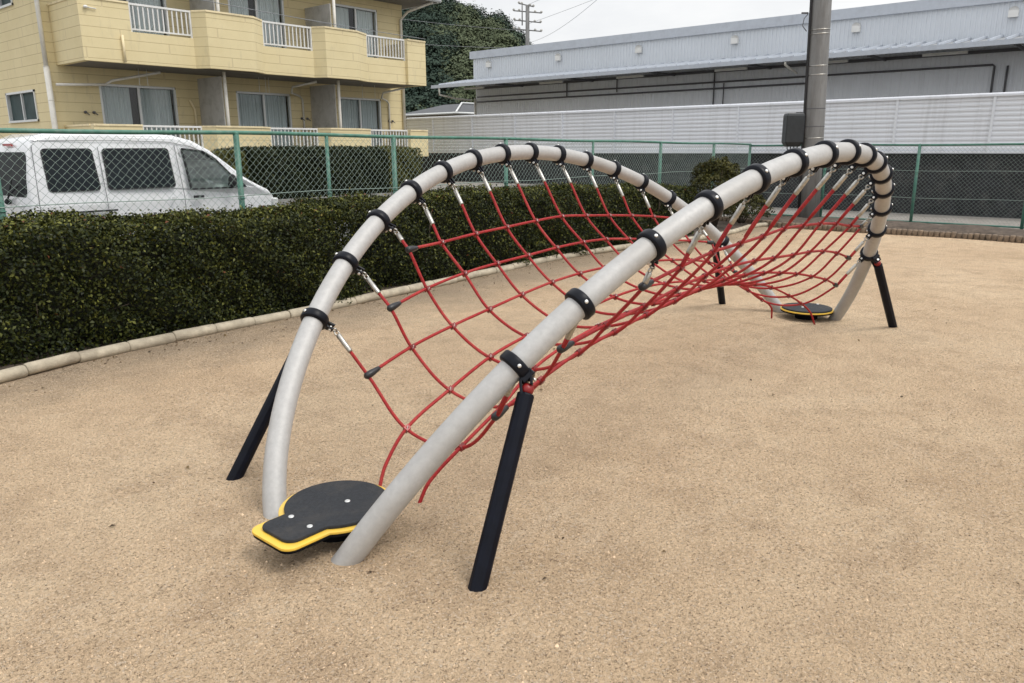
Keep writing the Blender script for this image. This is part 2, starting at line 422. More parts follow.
# small crumbs lying on the sand near the camera
n = 42000
ang = rng.uniform(R(5), R(80), n); rad = 1.3 + 5.0 * rng.uniform(0, 1, n) ** 1.1
X = CAM.x + rad * np.cos(ang); Y = CAM.y + rad * np.sin(ang)
g = MB(); vs = []; fs = []
for i in range(n):
    if Y[i] > 3.4: continue
    s = random.uniform(.0014, .0042) * (1 + (random.random() < .01) * 1.0); z = hgt(X[i], Y[i]) ; a = random.random() * 6.28
    o = len(vs)
    for k in range(4):
        vs.append((X[i] + s * math.cos(a + k * 1.57) * random.uniform(.7, 1.3), Y[i] + s * math.sin(a + k * 1.57) * random.uniform(.7, 1.3), z - .001))
    vs.append((X[i] + random.uniform(-.3, .3) * s, Y[i] + random.uniform(-.3, .3) * s, z + s * .9))
    fs += [(o, o + 1, o + 4), (o + 1, o + 2, o + 4), (o + 2, o + 3, o + 4), (o + 3, o, o + 4)]
g.add(vs, fs); tag(g.build('sand_crumbs', M['grit']), 'tiny crumbs of sandy grit scattered over the playground ground', 'grit', kind='stuff')

# ------------------------------------------------------------------ cream kerb (faux-log segments) and brown log edging
kpts = [(-6.0, 2.2), (-4.6, 2.95), (-3.6, 3.32), (-2.92, 3.47), (-2.21, 3.62), (-1.39, 3.66), (-.39, 3.68), (.95, 3.78), (2.37, 3.92), (4.15, 4.03), (5.2, 4.0), (6.09, 3.91), (7.0, 3.72), (7.7, 3.6), (8.5, 3.56), (9.4, 3.66), (10.2, 3.76), (10.8, 3.6)]
path = spline([(x, y, .036) for x, y in kpts], 24)
def walk(path, step):
    out = [path[0]]; acc = 0
    for a, b in zip(path, path[1:]):
        acc += (b - a).length
        if acc >= step: out.append(b); acc = 0
    return out
g = MB(); sp_ = [p for p in path if p.x > -5.9]
g.add([(p.x, p.y, .035) for p in sp_] + [(p.x, 5.2, .035) for p in sp_], [(i, i + 1, len(sp_) + i + 1, len(sp_) + i) for i in range(len(sp_) - 1)])
g.add([(10.8, 3.58, .035), (12.9, 3.58, .035), (12.9, 5.2, .035), (10.8, 5.2, .035)], [(0, 1, 2, 3)]); tag(g.build('planting_soil', M['earth']), kind='structure')
g = MB(); pj = walk(path, .37)
for a, b in zip(pj, pj[1:]):
    d = (b - a).normalized(); L = (b - a).length; j = V((0, random.uniform(-.006, .006), random.uniform(-.005, .005)))
    a2, b2 = a + j, b + j; r = .046 * random.uniform(.96, 1.05)
    g.tube([a2, a2 + d * .012, a2 + d * .03, a2 + d * L * .5, b2 - d * .03, b2 - d * .012, b2 - d * .002], r, 14, rs=[r * .88, r * .96, r, r * .985, r, r * .96, r * .88])
tag(g.build('kerb', M['kerb']), kind='structure')
g = MB(); y = -9.0
while y < 3.5:
    x = 10.44 + .10 * math.cos((y - 1.2) * .5) - .02 * y * (y < 0) * .3
    r = .043 * random.uniform(.93, 1.06)
    h = random.uniform(.10, .118)
    g.tube([(x, y, -.05), (x, y, h - .012), (x, y, h)], r, 12, rs=[r, r, r * .85]); y += .087
xx = 10.6; yy = 3.52
for i in range(14):
    r = .058; x = 10.55 - .0 * i; g.tube([(10.62 + .02 * i, 3.55 + .1 * i, -.05), (10.62 + .02 * i, 3.55 + .1 * i, .11), (10.62 + .02 * i, 3.55 + .1 * i, .12)], r, 12, rs=[r, r, r * .85])
tag(g.build('log_edging', M['logs']), kind='structure')

n = 420
LX_ = rng.uniform(-4.5, 9, n); LY_ = np.interp(LX_, [k[0] for k in kpts], [k[1] for k in kpts]) - .07 - rng.exponential(.16, n)
LX_[:60] = rng.uniform(-3.5, 6, 60); LY_[:60] = rng.uniform(-3, 3, 60)
LP_ = np.stack([LX_, LY_, np.array([hgt(a, b) + .006 for a, b in zip(LX_, LY_)])], 1)
o = leaves('leaf_litter', LP_, np.tile([0, 0, 1.0], (n, 1)), .026, leaf('dry_leaf', [(0, (.03, .02, .012)), (.6, (.11, .07, .03)), (1, (.2, .14, .06))]), None, None, .3)
tag(o, 'dry brown leaves and scraps scattered on the sand along the kerb', 'leaf litter', kind='stuff')

# ------------------------------------------------------------------ climbing net
frame = empty('climbing_net_frame', (0, 0, 0), 'low arched climbing frame of two grey tubes with a red rope net slung between them', 'climbing frame')
q = [3.1074, .33486, -.6419, 1.52012, .28284, -.57802, .26528, .84631, -.01995, -.05709, -.01258, -.05136, .00972, -.02875, -.00077, 0, -.00087]
AA = .72651
def arc(s, side):
    s2 = s * s
    x = q[0] * s + q[1] * s ** 3 + q[2] * s ** 5 + q[10] * (1 - s2)
    z = (1 - s2) * (q[3] + q[4] * s2 + q[5] * s2 * s2) + (1 - s2) * s * q[11] + (1 - s2) * s * s2 * q[14]
    y = q[6] + q[7] * (1 - s2) + q[8] * (1 - s2) * s2 + q[9] * (1 - s2) * s2 * s2 + (1 - s2) * s * q[12] + q[13] * (1 - s2) * s * s2 + q[16] * s
    if side < 0 and s < -.7:
        k = ((-s - .7) / .3) ** 2; x -= .045 * k; y += .018 * k
    return V((x, y * side, z))
RT = .0515
for side in (1, -1):
    pts = [arc(-1 + 2 * i / 90, side) for i in range(91)]
    a = pts[0] + (pts[0] - pts[1]).normalized() * .2; b = pts[-1] + (pts[-1] - pts[-2]).normalized() * .2
    MB().tube([a] + pts + [b], RT, 32).build('arch_tube', M['tube'], frame)

def sclamp(i, side=1): return AA * (i - 8) / 7 - (.009 if side < 0 and i == 2 else 0)
# crossing heights/offsets of the net: rib -> {rope level: (x shift, y, z)} (shift is towards the middle)
YL = {1: {3: .66, 4: .73, 5: .76, 6: .785, 7: .80, 8: .817, 9: .826, 10: .83, 11: .83, 12: .82, 13: .80},
      2: {2: .53, 3: .575, 4: .585, 5: .605, 6: .61, 7: .615, 8: .624, 9: .645, 10: .645, 11: .64, 12: .63, 13: .61, 14: .56},
      3: {1: .43, 2: .43, 3: .41, 4: .41, 5: .42, 6: .425, 7: .43, 8: .438},
      4: {1: .165, 2: .165, 3: .15, 4: .145, 5: .14, 6: .14, 7: .14, 8: .14}}
ZL = {1: {3: 1.0, 4: 1.01, 5: 1.035, 6: 1.045, 7: 1.055, 8: 1.062, 9: 1.05, 10: 1.035, 11: 1.01, 12: .975, 13: .935},
      2: {2: .74, 3: .79, 4: .83, 5: .852, 6: .874, 7: .895, 8: .898, 9: .882, 10: .855, 11: .83, 12: .80, 13: .765, 14: .72},
      3: {1: .44, 2: .53, 3: .60, 4: .645, 5: .68, 6: .71, 7: .73, 8: .738},
      4: {1: .224, 2: .343, 3: .455, 4: .52, 5: .56, 6: .59, 7: .61, 8: .617}}
YR = {1: {3: .83, 4: .827, 5: .821, 6: .815, 7: .805, 8: .797, 9: .79, 10: .78, 11: .774, 12: .768, 13: .755},
      2: {2: .585, 3: .61, 4: .625, 5: .63, 6: .63, 7: .63, 8: .63, 9: .62, 10: .628, 11: .624, 12: .616, 13: .615, 14: .61},
      3: {1: .43, 2: .44, 3: .445, 4: .445, 5: .445, 6: .445, 7: .445, 8: .445, 9: .445, 10: .444, 11: .436, 12: .438, 13: .45, 14: .465, 15: .461}, 4: {**YL[4], 1: .205, 2: .185, 15: .18}}
ZR = {1: {3: .965, 4: 1.003, 5: 1.04, 6: 1.058, 7: 1.07, 8: 1.08, 9: 1.066, 10: 1.053, 11: 1.035, 12: 1.0, 13: .97},
      2: {2: .70, 3: .76, 4: .80, 5: .835, 6: .86, 7: .875, 8: .88, 9: .865, 10: .846, 11: .826, 12: .80, 13: .76, 14: .695},
      3: {1: .43, 2: .515, 3: .585, 4: .635, 5: .68, 6: .71, 7: .73, 8: .738, 9: .73, 10: .712, 11: .675, 12: .626, 13: .563, 14: .50, 15: .42}, 4: ZL[4]}
SH = {1: .15, 2: .15, 3: .12, 4: .09, 5: .06, 6: .03, 7: .01, 8: 0}
LW = {1: .25, 2: .6, 3: .9, 4: 1.0}
def get(t, k, i): return t[k][i] if i in t[k] else t[k][16 - i]
def cross(i, k, side):
    x = arc(sclamp(i), 1).x; sh = SH[min(i, 16 - i)] * LW[k] * (1 if i < 8 else -1)
    w = .004 * math.sin(i * 7.3 + k * 3.1 + side)
    return V((x + sh, (get(YL if side > 0 else YR, k, i) + w) * side, get(ZL if side > 0 else ZR, k, i) + .006 * math.sin(i * 5.1 + k * 2.3 + side * 2)))
def levels(i):
    j = min(i, 16 - i); return [1, 2, 3, 4] if j >= 3 else ([2, 3, 4] if j == 2 else [3, 4])

up = V((0, 0, 1))
for side in (1, -1):
    for i in range(1, 16):
        s = sclamp(i, side); c = arc(s, side); t = (arc(s + .004, side) - arc(s - .004, side)).normalized()
        lv = levels(i); target = cross(i, lv[0], side)
        d = (target - c); d = (d - t * d.dot(t)).normalized()          # towards the net, square to the tube
        w = t.cross(d)
        bm = MB(); R1, R2, h = RT + .0015, RT + .0175, .025
        bm.lathe(c, t, [(-h, R1), (-h + .004, R2 - .003), (-h + .01, R2), (h - .01, R2), (h - .004, R2 - .003), (h, R1)], 28)
        for sg in (-1, 1):                                            # clamp ears with the eye toward the net
            e = c + d * (RT + .024) + t * sg * .012
            bm.obox(e - d * .024, e + d * .026, .034, .008, up=t)
        collar = bm.build('collar', M['collar'], frame)
        bb = MB(); bb.cyl(c + d * (RT + .036), t, .0075, .046, 8)
        for ang in (.62, 3.6):
            nn = d * math.cos(ang) + w * math.sin(ang)
            bb.lathe(c + nn * (R2 + .001), nn, [(0, .0085), (.003, .008), (.005, .005), (.005, .0)], 8)
        each(bb, 'bolt', M['bolt'], collar)
        eye = c + d * (RT + .050)
        dr = (target - eye).normalized()
        sh = MB(); sh.torus(eye + dr * .010, t, .013, .0042, 12, 6)
        sh.torus(eye + dr * .030, dr.cross(t), .012, .004, 12, 6)
        sh.build('shackle', M['silver'], collar)

def ribend(i, side):
    s = sclamp(i, side); c = arc(s, side); t = (arc(s + .004, side) - arc(s - .004, side)).normalized()
    target = cross(i, levels(i)[0], side); d = (target - c); d = (d - t * d.dot(t)).normalized()
    eye = c + d * (RT + .050); dr = (target - eye).normalized()
    L = (target - eye).length; f0 = eye + dr * .038; fl = min(.105, max(.05, L - .12))
    return f0, dr, f0 + dr * fl
ROPE_R = .0086
clips = []
for i in range(1, 16):
    fa, da, ea = ribend(i, 1); fb, db, eb = ribend(i, -1); lv = levels(i)
    mid = [cross(i, k, 1) for k in lv] + [cross(i, k, -1) for k in reversed(lv)]
    pts = spline([fa + da * .02, ea] + mid + [eb, fb + db * .02], 9)
    rope = MB().tube(pts, ROPE_R, 8).build('cross_rope', M['rope'], frame)
    for f0, dr, fe in ((fa, da, ea), (fb, db, eb)):
        m = MB(); m.tube([f0, f0 + dr * .006, fe - dr * .004, fe + dr * .004], .0125, 10, rs=[.009, .0135, .0135, .012]); m.build('ferrule', M['silver'], rope)
    # thicker spliced rope right below the ferrules of the far-leaning side
    m = MB(); L = (mid[-1] - eb).length
    m.tube([eb - db * .0, eb + db * min(.22, L * .6), eb + db * min(.30, L * .8)], .0150, 8, rs=[.0112, .0112, ROPE_R]); m.build('splice', M['rope'], rope)
for k in (1, 2, 3, 4):
    i0 = {1: 3, 2: 2, 3: 1, 4: 1}[k]; i1 = 16 - i0
    for side in (1, -1):
        pts = [cross(i, k, side) for i in range(i0, i1 + 1)]
        if k == 4:
            pts = [V((-2.33, .135 * side, -.02)), V((-2.27, .15 * side, .085))] + pts + [V((2.37, .18 * side, .10)), V((2.45, .20 * side, -.02))]
        rope = MB().tube([p + V((0, 0, .008)) for p in spline(pts, 8)], ROPE_R, 8).build('long_rope', M['rope'], frame)
        if k < 4:
            for e, nx_ in ((pts[0], pts[1]), (pts[-1], pts[-2])):
                d = (nx_ - e).normalized(); m = MB(); e = e + V((0, 0, .006))
                m.tube([e - d * .022, e - d * .012, e + d * .02, e + d * .055, e + d * .075], .017, 10, rs=[.010, .019, .019, .0145, .011]); m.build('end_sleeve', M['blacksleeve'], rope)
        rng_i = range(i0, i1 + 1) if k == 4 else range(i0 + 1, i1)
        for i in rng_i:
            c = cross(i, k, side) + V((0, 0, .004))
            a = (cross(min(i + 1, i1), k, side) - cross(max(i - 1, i0), k, side)).normalized()
            b = (cross(i, max(levels(i)[0], k - 1), side) - c); b = b.normalized() if b.length > .02 else V((0, side, 1)).normalized()
            m = MB(); nrm = a.cross(b).normalized()
            m.obox(c - a * .014, c + a * .014, .026, .030, up=nrm)
            m.torus(c, (a + b).normalized(), .0155, .0032, 12, 5)
            cl = m.build('rope_clip', M['ropeclip'], rope)
            m = MB(); m.torus(c, (a - b).normalized(), .0165, .0026, 10, 5)
            m.v = [tuple(x) for x in m.v]; me = m.build('clip_ring', M['silver'], rope)
# support legs
for sx in (-1, 1):
    for side in (1, -1):
        i = 1 if sx < 0 else 15
        s = sclamp(i, side); c = arc(s, side); t = (arc(s + .004, side) - arc(s - .004, side)).normalized()
        foot = V({(-1, 1): (-2.705, .765, 0), (-1, -1): (-2.665, -.812, 0), (1, 1): (2.73, .83, 0), (1, -1): (2.73, -.785, 0)}[(sx, side)])
        d = (foot - c).normalized(); dn = (d - t * d.dot(t)).normalized()
        top = c + dn * (RT + (.045 if (sx, side) == (-1, 1) else .024)) + d * .03
        d2 = (foot - top).normalized()
        lg = MB(); lg.tube([top + d2 * .03, top + d2 * .035, foot + d2 * .1], .036, 10, rs=[.031, .035, .036], smooth=False)
        leg = lg.build('support_leg', M['leg'], frame, .004)
        cap = MB(); cap.sph(top + d2 * .014, .027, 14, 9); cap.build('ball_cap', M['redcap'], leg)
        br = MB(); w = t.cross(dn)
        for sg in (-1, 1):
            br.obox(c + dn * (RT + .004) + t * sg * .028, top + d2 * .02 + t * sg * .028, .062, .012, up=t)
        br.obox(c + dn * (RT + .014) - t * .03, c + dn * (RT + .014) + t * .03, .062, .03, up=dn)
        br.build('bracket', M['collar'], leg, .004)
        bo = MB()
        for sg in (-1, 1): bo.cyl(top + t * sg * .036, t, .009, .008, 10)
        each(bo, 'bolt', M['bolt'], leg)
# step boards
def board(sx):
    cx, cy = (-2.71, -.065) if sx < 0 else (2.70, -.03)
    def poly(r, tw, tl):
        o = -.035; P = []
        if sx > 0: return [(r * math.cos(2 * math.pi * k / 64), r * math.sin(2 * math.pi * k / 64)) for k in range(64)]
        at_ = math.asin(max(-.98, min(.98, (tw + o) / r))); ab_ = math.asin(max(-.98, min(.98, (tw - o) / r)))
        for k in range(49):
            a = math.pi + ab_ + (2 * math.pi - ab_ - at_) * k / 48
            P.append((r * math.cos(a), r * math.sin(a)))
        cr = .05
        for k in range(7):
            a = math.pi / 2 + math.pi / 2 * k / 6
            P.append((-tl + cr + cr * math.cos(a), o + tw - cr + cr * math.sin(a)))
        for k in range(7):
            a = math.pi + math.pi / 2 * k / 6
            P.append((-tl + cr + cr * math.cos(a), o - tw + cr + cr * math.sin(a)))
        return P
    def place(P): return [(cx + x * (1 if sx < 0 else -1), cy + y * (1 if sx < 0 else -1)) for x, y in P]
    z = .108 if sx < 0 else .062
    b = MB().prism(place(poly(.235, .135, .355)), z, z + .012).build('step_board', M['yellow'], frame, .003)
    MB().prism(place(poly(.233, .133, .352)), z - .013, z - .0005).build('board_base', M['board_under'], b, .003)
    MB().prism(place(poly(.212 if sx < 0 else .224, .108, .325)), z + .0125, z + .027).build('rubber_pad', M['rubber'], b, .004)
    bo = MB()
    for x, y in ((-.2, .03), (-.2, -.095), (.03, -.03)):
        p = place([(x, y)])[0]
        bo.lathe((p[0], p[1], z + .027), (0, 0, 1), [(0, .012), (.003, .0115), (.004, .008), (.0025, .005), (.0025, 0)], 14)
    each(bo, 'bolt', M['bolt'], b)
    cb = MB(); cb.lathe((cx, cy, 0), (0, 0, 1), [(-.05, .10), (z - .013, .10), (z - .013, 0)], 16)
    cb.build('board_spring', M['board_under'], b)
board(-1); board(1)

# ------------------------------------------------------------------ green chain-link fences
def fence(name, label, P0, dirv, posts, thin, ztop, L0, L1, bottom_rail):
    """posts are distances along dirv from P0; ztop(u) gives the rail height"""
    root = empty(name, P0, label, 'fence')
    D = V(dirv)
    at = lambda u, z, o=0: D * u + V((-D.y, D.x, 0)) * o + V((0, 0, z))
    for u in posts:
        r = .030 if u not in thin else .021
        m = MB(); m.tube([at(u, -.2), at(u, ztop(u) - .012)], r, 12)
        if u not in thin: m.sph(at(u, ztop(u) - .008), r * 1.04, 12, 8)
        po = m.build('fence_post', M['fence'], root)
        m = MB()
        for z in (.5, 1.05): m.torus(at(u, z), (0, 0, 1), r + .004, .006, 12, 5)
        m.build('post_band', M['fence'], po)
    us = np.linspace(L0, L1, 40)
    MB().tube([at(u, ztop(u) + .006 * math.sin(u * 1.7), .0) for u in us], .0215, 10).build('top_rail', M['fence'], root)
    if bottom_rail: MB().tube([at(u, .07, .0) for u in us], .017, 8).build('bottom_rail', M['fence'], root)
    for z in (.55, 1.08):
        MB().tube([at(u, z + .01 * math.sin(u * 2.3), -.028) for u in us], .0045, 5).build('tension_wire', M['wire'], root)
    # woven mesh
    w = .078; m = MB(); zb = .04; Hh = 1.66
    nn = int((L1 - L0) / w)
    vs = []; fs = []
    def strand(u0, sgn):
        seg = []
        steps = int((Hh - zb) / (w / 2)) + 1
        for j in range(steps + 1):
            u = u0 + sgn * j * w / 2; z = zb + j * w / 2
            if u < L0 or u > L1 or z > ztop(min(max(u, L0), L1)) - .01: 
                if seg: break
                continue
            off = -.028 + (.004 if (j + (sgn > 0)) % 2 else -.004)
            u2 = u + .004 * math.sin(j * 2.1 + u0 * 5)
            seg.append(at(u2, z + .003 * math.sin(u0 * 9 + j), off))
        if len(seg) > 1: m.tube(seg, .0018, 3, cap=False, smooth=False)
    ext = int((Hh - zb) / w * 1) + 2
    for k in range(-ext, nn + ext):
        strand(L0 + k * w, 1); strand(L0 + k * w, -1)
    m.build('wire_mesh', M['wire'], root)
    return root
zl = lambda u: 1.715 - .0095 * max(u + 2.2 - 8, 0) * 1.0 if False else 1.715 - (1.715 - 1.585) * min(max((u - 8.0) / 15.0, 0), 1)
lp = [x + 8 for x in (-6.6, -4.4, -2.3, -.08, 1.05, 2.05, 4.18, 6.39, 8.61, 10.8, 12.6)]
thin = {lp[4], lp[7]}
fence('chain_link_fence', 'long green chain-link fence running behind the clipped hedge in front of the white van', (-8, 5.0, 0), (1, 0, 0), lp, thin, zl, 0, 20.6, False)
rp = [x + 9 for x in (-8.2, -6.3, -4.4, -2.4, -.4, 1.5, 3.3)]
fence('chain_link_fence', 'green chain-link fence with a bottom rail on the far right, on the dark soil bank', (12.6, -9, 0), (0, 1, 0), rp, {rp[3]}, lambda u: 1.555 + .002 * u, 0, 14.0, True)

# ------------------------------------------------------------------ clipped hedges and bushes
def hedge_pts(n, x0, x1, y0, y1, zt, holes=()):
    """points in the outer shell of a clipped hedge; zt(x) is its height"""
    P = []; N = []
    L = x1 - x0; H1 = zt((x0 + x1) / 2); W = y1 - y0
    areas = np.array([L * H1, L * W, L * H1 * .35, W * H1 * .8, W * H1 * .8]); pr = areas / areas.sum()
    f = rng.choice(5, n, p=pr); a = rng.uniform(0, 1, n); b = rng.uniform(0, 1, n); dep = rng.exponential(.045, n)
    X = np.empty((n, 3)); NN = np.zeros((n, 3))
    xx = x0 + a * L; zz = np.array([zt(v) for v in xx])
    lump = .035 * np.sin(xx * 4.1 + b * 5) + .03 * np.sin(xx * 9.7 + b * 11) + .018 * np.sin(xx * 31 + 7 * b) * np.sin(b * 37 + 3 * xx) + rng.normal(0, .014, n) + np.abs(rng.normal(0, .03, n)) * (rng.uniform(0, 1, n) < .12)
    m = f == 0; X[m] = np.stack([xx, y0 + dep - lump + .05 * (1 - b) ** 2 + .13 * np.maximum(b - .72, 0) ** 1.3 * 2.5, .03 + b * (zz - .03)], 1)[m]; NN[m] = (0, -1, .3)
    m = f == 1; X[m] = np.stack([xx, y0 + .08 + b * (W - .1), zz - dep + lump * .8 - .05 * (2 * b - 1) ** 6], 1)[m]; NN[m] = (0, -.1, 1)
    m = f == 2; X[m] = np.stack([xx, y1 - dep, .03 + b * (zz - .03)], 1)[m]; NN[m] = (0, 1, .3)
    yy = y0 + a * W
    m = f == 3; X[m] = np.stack([x0 + dep + lump, yy, .03 + b * (zt(x0) - .03)], 1)[m]; NN[m] = (-1, 0, .3)
    m = f == 4; X[m] = np.stack([x1 - dep + lump, yy, .03 + b * (zt(x1) - .03)], 1)[m]; NN[m] = (1, 0, .3)
    # leave ragged openings
    keep = rng.uniform(0, 1, n) > .02
    for hx, hz, rx, rz, k in holes:
        dd = ((X[:, 0] - hx) / rx) ** 2 + ((X[:, 2] - hz) / rz) ** 2
        keep &= ~((dd < 1) & (rng.uniform(0, 1, n) < k))
    return X[keep], NN[keep]
def patch(P, s=2.0):
    return (np.sin(P[:, 0] * 3.1 * s + 1.3 * np.sin(P[:, 2] * 5 * s)) * np.sin(P[:, 2] * 4.3 * s + P[:, 1] * 3 + 2) + 1) / 2
def hedge(name, label, x0, x1, y0, y1, zt, n, size, m, holes=(), core_in=.16, base=0, topbright=.4):
    root = empty(name, ((x0 + x1) / 2, (y0 + y1) / 2, base), label, 'hedge')
    P, N = hedge_pts(n, x0, x1, y0, y1, zt, holes)
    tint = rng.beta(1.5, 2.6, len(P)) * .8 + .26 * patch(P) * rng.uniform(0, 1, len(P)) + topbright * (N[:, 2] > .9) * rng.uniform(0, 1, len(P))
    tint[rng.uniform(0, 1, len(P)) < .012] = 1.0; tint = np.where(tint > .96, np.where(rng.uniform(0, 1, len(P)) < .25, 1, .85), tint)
    P[:, 0] -= root.location.x; P[:, 1] -= root.location.y
    leaves('foliage', P, N, size, m, root, tint)
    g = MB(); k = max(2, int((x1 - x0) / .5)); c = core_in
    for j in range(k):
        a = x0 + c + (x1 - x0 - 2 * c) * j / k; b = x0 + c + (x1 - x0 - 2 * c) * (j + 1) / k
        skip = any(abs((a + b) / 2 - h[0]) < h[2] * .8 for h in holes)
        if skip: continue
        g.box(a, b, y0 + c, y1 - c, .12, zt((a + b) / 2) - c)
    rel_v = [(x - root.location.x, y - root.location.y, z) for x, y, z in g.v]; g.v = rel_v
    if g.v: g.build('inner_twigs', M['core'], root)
    tw = MB()
    nst = int((x1 - x0) * 5)
    for j in range(nst):
        x = random.uniform(x0 + .1, x1 - .1); y = random.uniform(y0 + .12, y1 - .15); zt_ = zt(x)
        p = [V((x, y, -.03))]
        for s_ in range(4): p.append(p[-1] + V((random.uniform(-.1, .1), random.uniform(-.08, .08), zt_ * .23)))
        tw.tube(p, .012, 5, rs=[.014, .012, .009, .006, .003])
        for q_ in range(3):
            a = p[1 + q_ % 3]; b = a + V((random.uniform(-.3, .3), random.uniform(-.3, .1), random.uniform(.05, .3)))
            b.y = max(b.y, y0 + .03); tw.tube([a, (a + b) / 2 + V((0, 0, .03)), b], .005, 4, rs=[.006, .004, .002])
    tw.v = [(x - root.location.x, y - root.location.y, z) for x, y, z in tw.v]
    tw.build('branches', M['twig'], root)
    return root
hz1 = lambda x: .975 + .025 * math.sin(x * 2.1) + .02 * math.sin(x * 5.3 + 1) - .10 * max(0, (x + .2)) * 1.0
hz2 = lambda x: 1.0 - .012 * max(0, x - 3) ** 1.5 * .9 + .02 * math.sin(x * 3) + .015 * math.sin(x * 7.1)
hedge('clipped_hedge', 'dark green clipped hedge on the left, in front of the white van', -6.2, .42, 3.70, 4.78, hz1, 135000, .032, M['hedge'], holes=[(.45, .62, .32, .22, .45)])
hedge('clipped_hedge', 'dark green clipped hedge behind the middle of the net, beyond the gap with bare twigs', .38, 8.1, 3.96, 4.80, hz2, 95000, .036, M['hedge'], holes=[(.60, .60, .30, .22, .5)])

def bush(name, label, c, rx, rz, n, size, m, ntw=14):
    root = empty(name, (c[0], c[1], 0), label, 'bush')
    d = rng.normal(0, 1, (n, 3)); d /= np.linalg.norm(d, axis=1)[:, None]; d[:, 2] = np.where(d[:, 2] < -.5, -d[:, 2], d[:, 2])
    rad = .62 + .38 * rng.beta(4, 1.2, n) + .10 * np.sin(d[:, 0] * 7 + d[:, 2] * 5) + .07 * np.sin(d[:, 1] * 11 + d[:, 2] * 9)
    P = np.stack([d[:, 0] * rad * rx, d[:, 1] * rad * rx, rz * .52 + d[:, 2] * rad * rz * .52], 1)
    t = rng.beta(2, 3, n) * .7 + .2 * patch(P, 3) + .2 * (d[:, 2] > .4) * rng.uniform(0, 1, n)
    leaves('foliage', P, d + np.array([0, 0, .3]), size, m, root, t)
    tw = MB()
    for j in range(ntw):
        a = random.random() * 6.28; tw.tube([V((0, 0, -.05)), V((math.cos(a) * rx * .35, math.sin(a) * rx * .35, rz * .45)), V((math.cos(a) * rx * .8, math.sin(a) * rx * .8, rz * random.uniform(.6, .98)))], .01, 5, rs=[.016, .01, .003])
    tw.build('stem', M['twig'], root)
    return root
bush('round_bush', 'rounded green bush beside the utility pole, at the right end of the hedge', (9.4, 4.2), .52, 1.28, 9000, .05, M['bush'])
bush('low_bush', 'low straggly bush between the rounded bush and the utility pole', (10.6, 4.2), .55, .62, 3500, .05, M['bush'], 9)

# ------------------------------------------------------------------ utility pole beside the fence corner
pole = empty('utility_pole', (12.0, 3.34, 0), 'thick grey concrete utility pole with metal bands standing at the fence corner', 'utility pole')
lean = V((-.030 * .65, .030 * .76, 0))
pt = lambda z: V((0, 0, z)) + lean * z
MB().tube([pt(-.3), pt(2), pt(4), pt(9)], .2, 28, rs=[.218, .207, .198, .172]).build('shaft', M['polec'], pole)
for z in (1.72, 1.95, 2.3, 2.95, 3.12, 3.72, 3.80):
    m = MB(); r = .212 - (z) * .0035
    m.lathe(pt(z), lean + V((0, 0, 1)), [(-.008, r), (-.008, r + .004), (.008, r + .004), (.008, r)], 28)
    m.build('band', M['silver'] if z > 2.9 or z < 1.8 else M['conduit'], pole)
cdir = V((-.55, .60, 0)).normalized() * 1.0; left = V((-.651, .759, 0))
m = MB(); m.tube([pt(z) + left * (.225 - z * .003) + V((-.5, -.3, 0)) * .1 for z in np.linspace(.2, 8.8, 14)], .026, 8); m.build('riser_cable', M['blackwire'], pole)
m = MB()
for dz in (1.55, 3.45): 
    p = pt(dz + .55) + left * .25
    m.tube([p + V((0, 0, .10)), p + left * .07 + V((0, 0, .02)), p + left * .09 + V((0, 0, -.12)), p + V((0, 0, -.22))], .008, 6)
    m.obox(p + V((0, 0, .12)), p + left * .13 + V((0, 0, .12)), .03, .03)
m.build('cable_hook', M['conduit'], pole)
bx_ = empty('cable_box', pole.location + pt(1.88) + left * .42, 'black cable terminal box clamped to the left side of the utility pole', 'utility box')
m = MB(); fwd = V((-.759, -.651, 0))
vs = []
for z, w_, dd in ((-.33, .13, .10), (-.24, .185, .13), (.28, .185, .13), (.335, .17, .11)):
    for a, b in ((-1, -1), (1, -1), (1, 1), (-1, 1)): vs.append(left * a * w_ + fwd * b * dd + V((0, 0, z)))
m.add(vs, [(3, 2, 1, 0), (12, 13, 14, 15)] + [(i * 4 + k, i * 4 + (k + 1) % 4, i * 4 + 4 + (k + 1) % 4, i * 4 + 4 + k) for i in range(3) for k in range(4)])
m.build('housing', M['blackbox'], bx_, .02)
m = MB(); m.obox(left * -.16, left * -.28, .05, .05); m.obox(left * -.16 + V((0, 0, .2)), left * -.28 + V((0, 0, .2)), .05, .03); m.build('bracket', M['conduit'], bx_)
m = MB()
for k in range(4): m.tube([left * (.1 - .07 * k) + V((0, 0, -.32)), left * (.09 - .07 * k) + V((0, 0, -.38)), left * (-.02 - .05 * k) + V((0, 0, -.45)), left * -.2 + V((0, 0, -.5 - .03 * k))], .012, 6)
each(m, 'cable', M['blackwire'], bx_)

# ------------------------------------------------------------------ white van
van = empty('parked_van', (-1.08, 8.2, -.09), 'white van parked behind the green fence, dark tinted side windows', 'van')
van.scale.x = 1.04
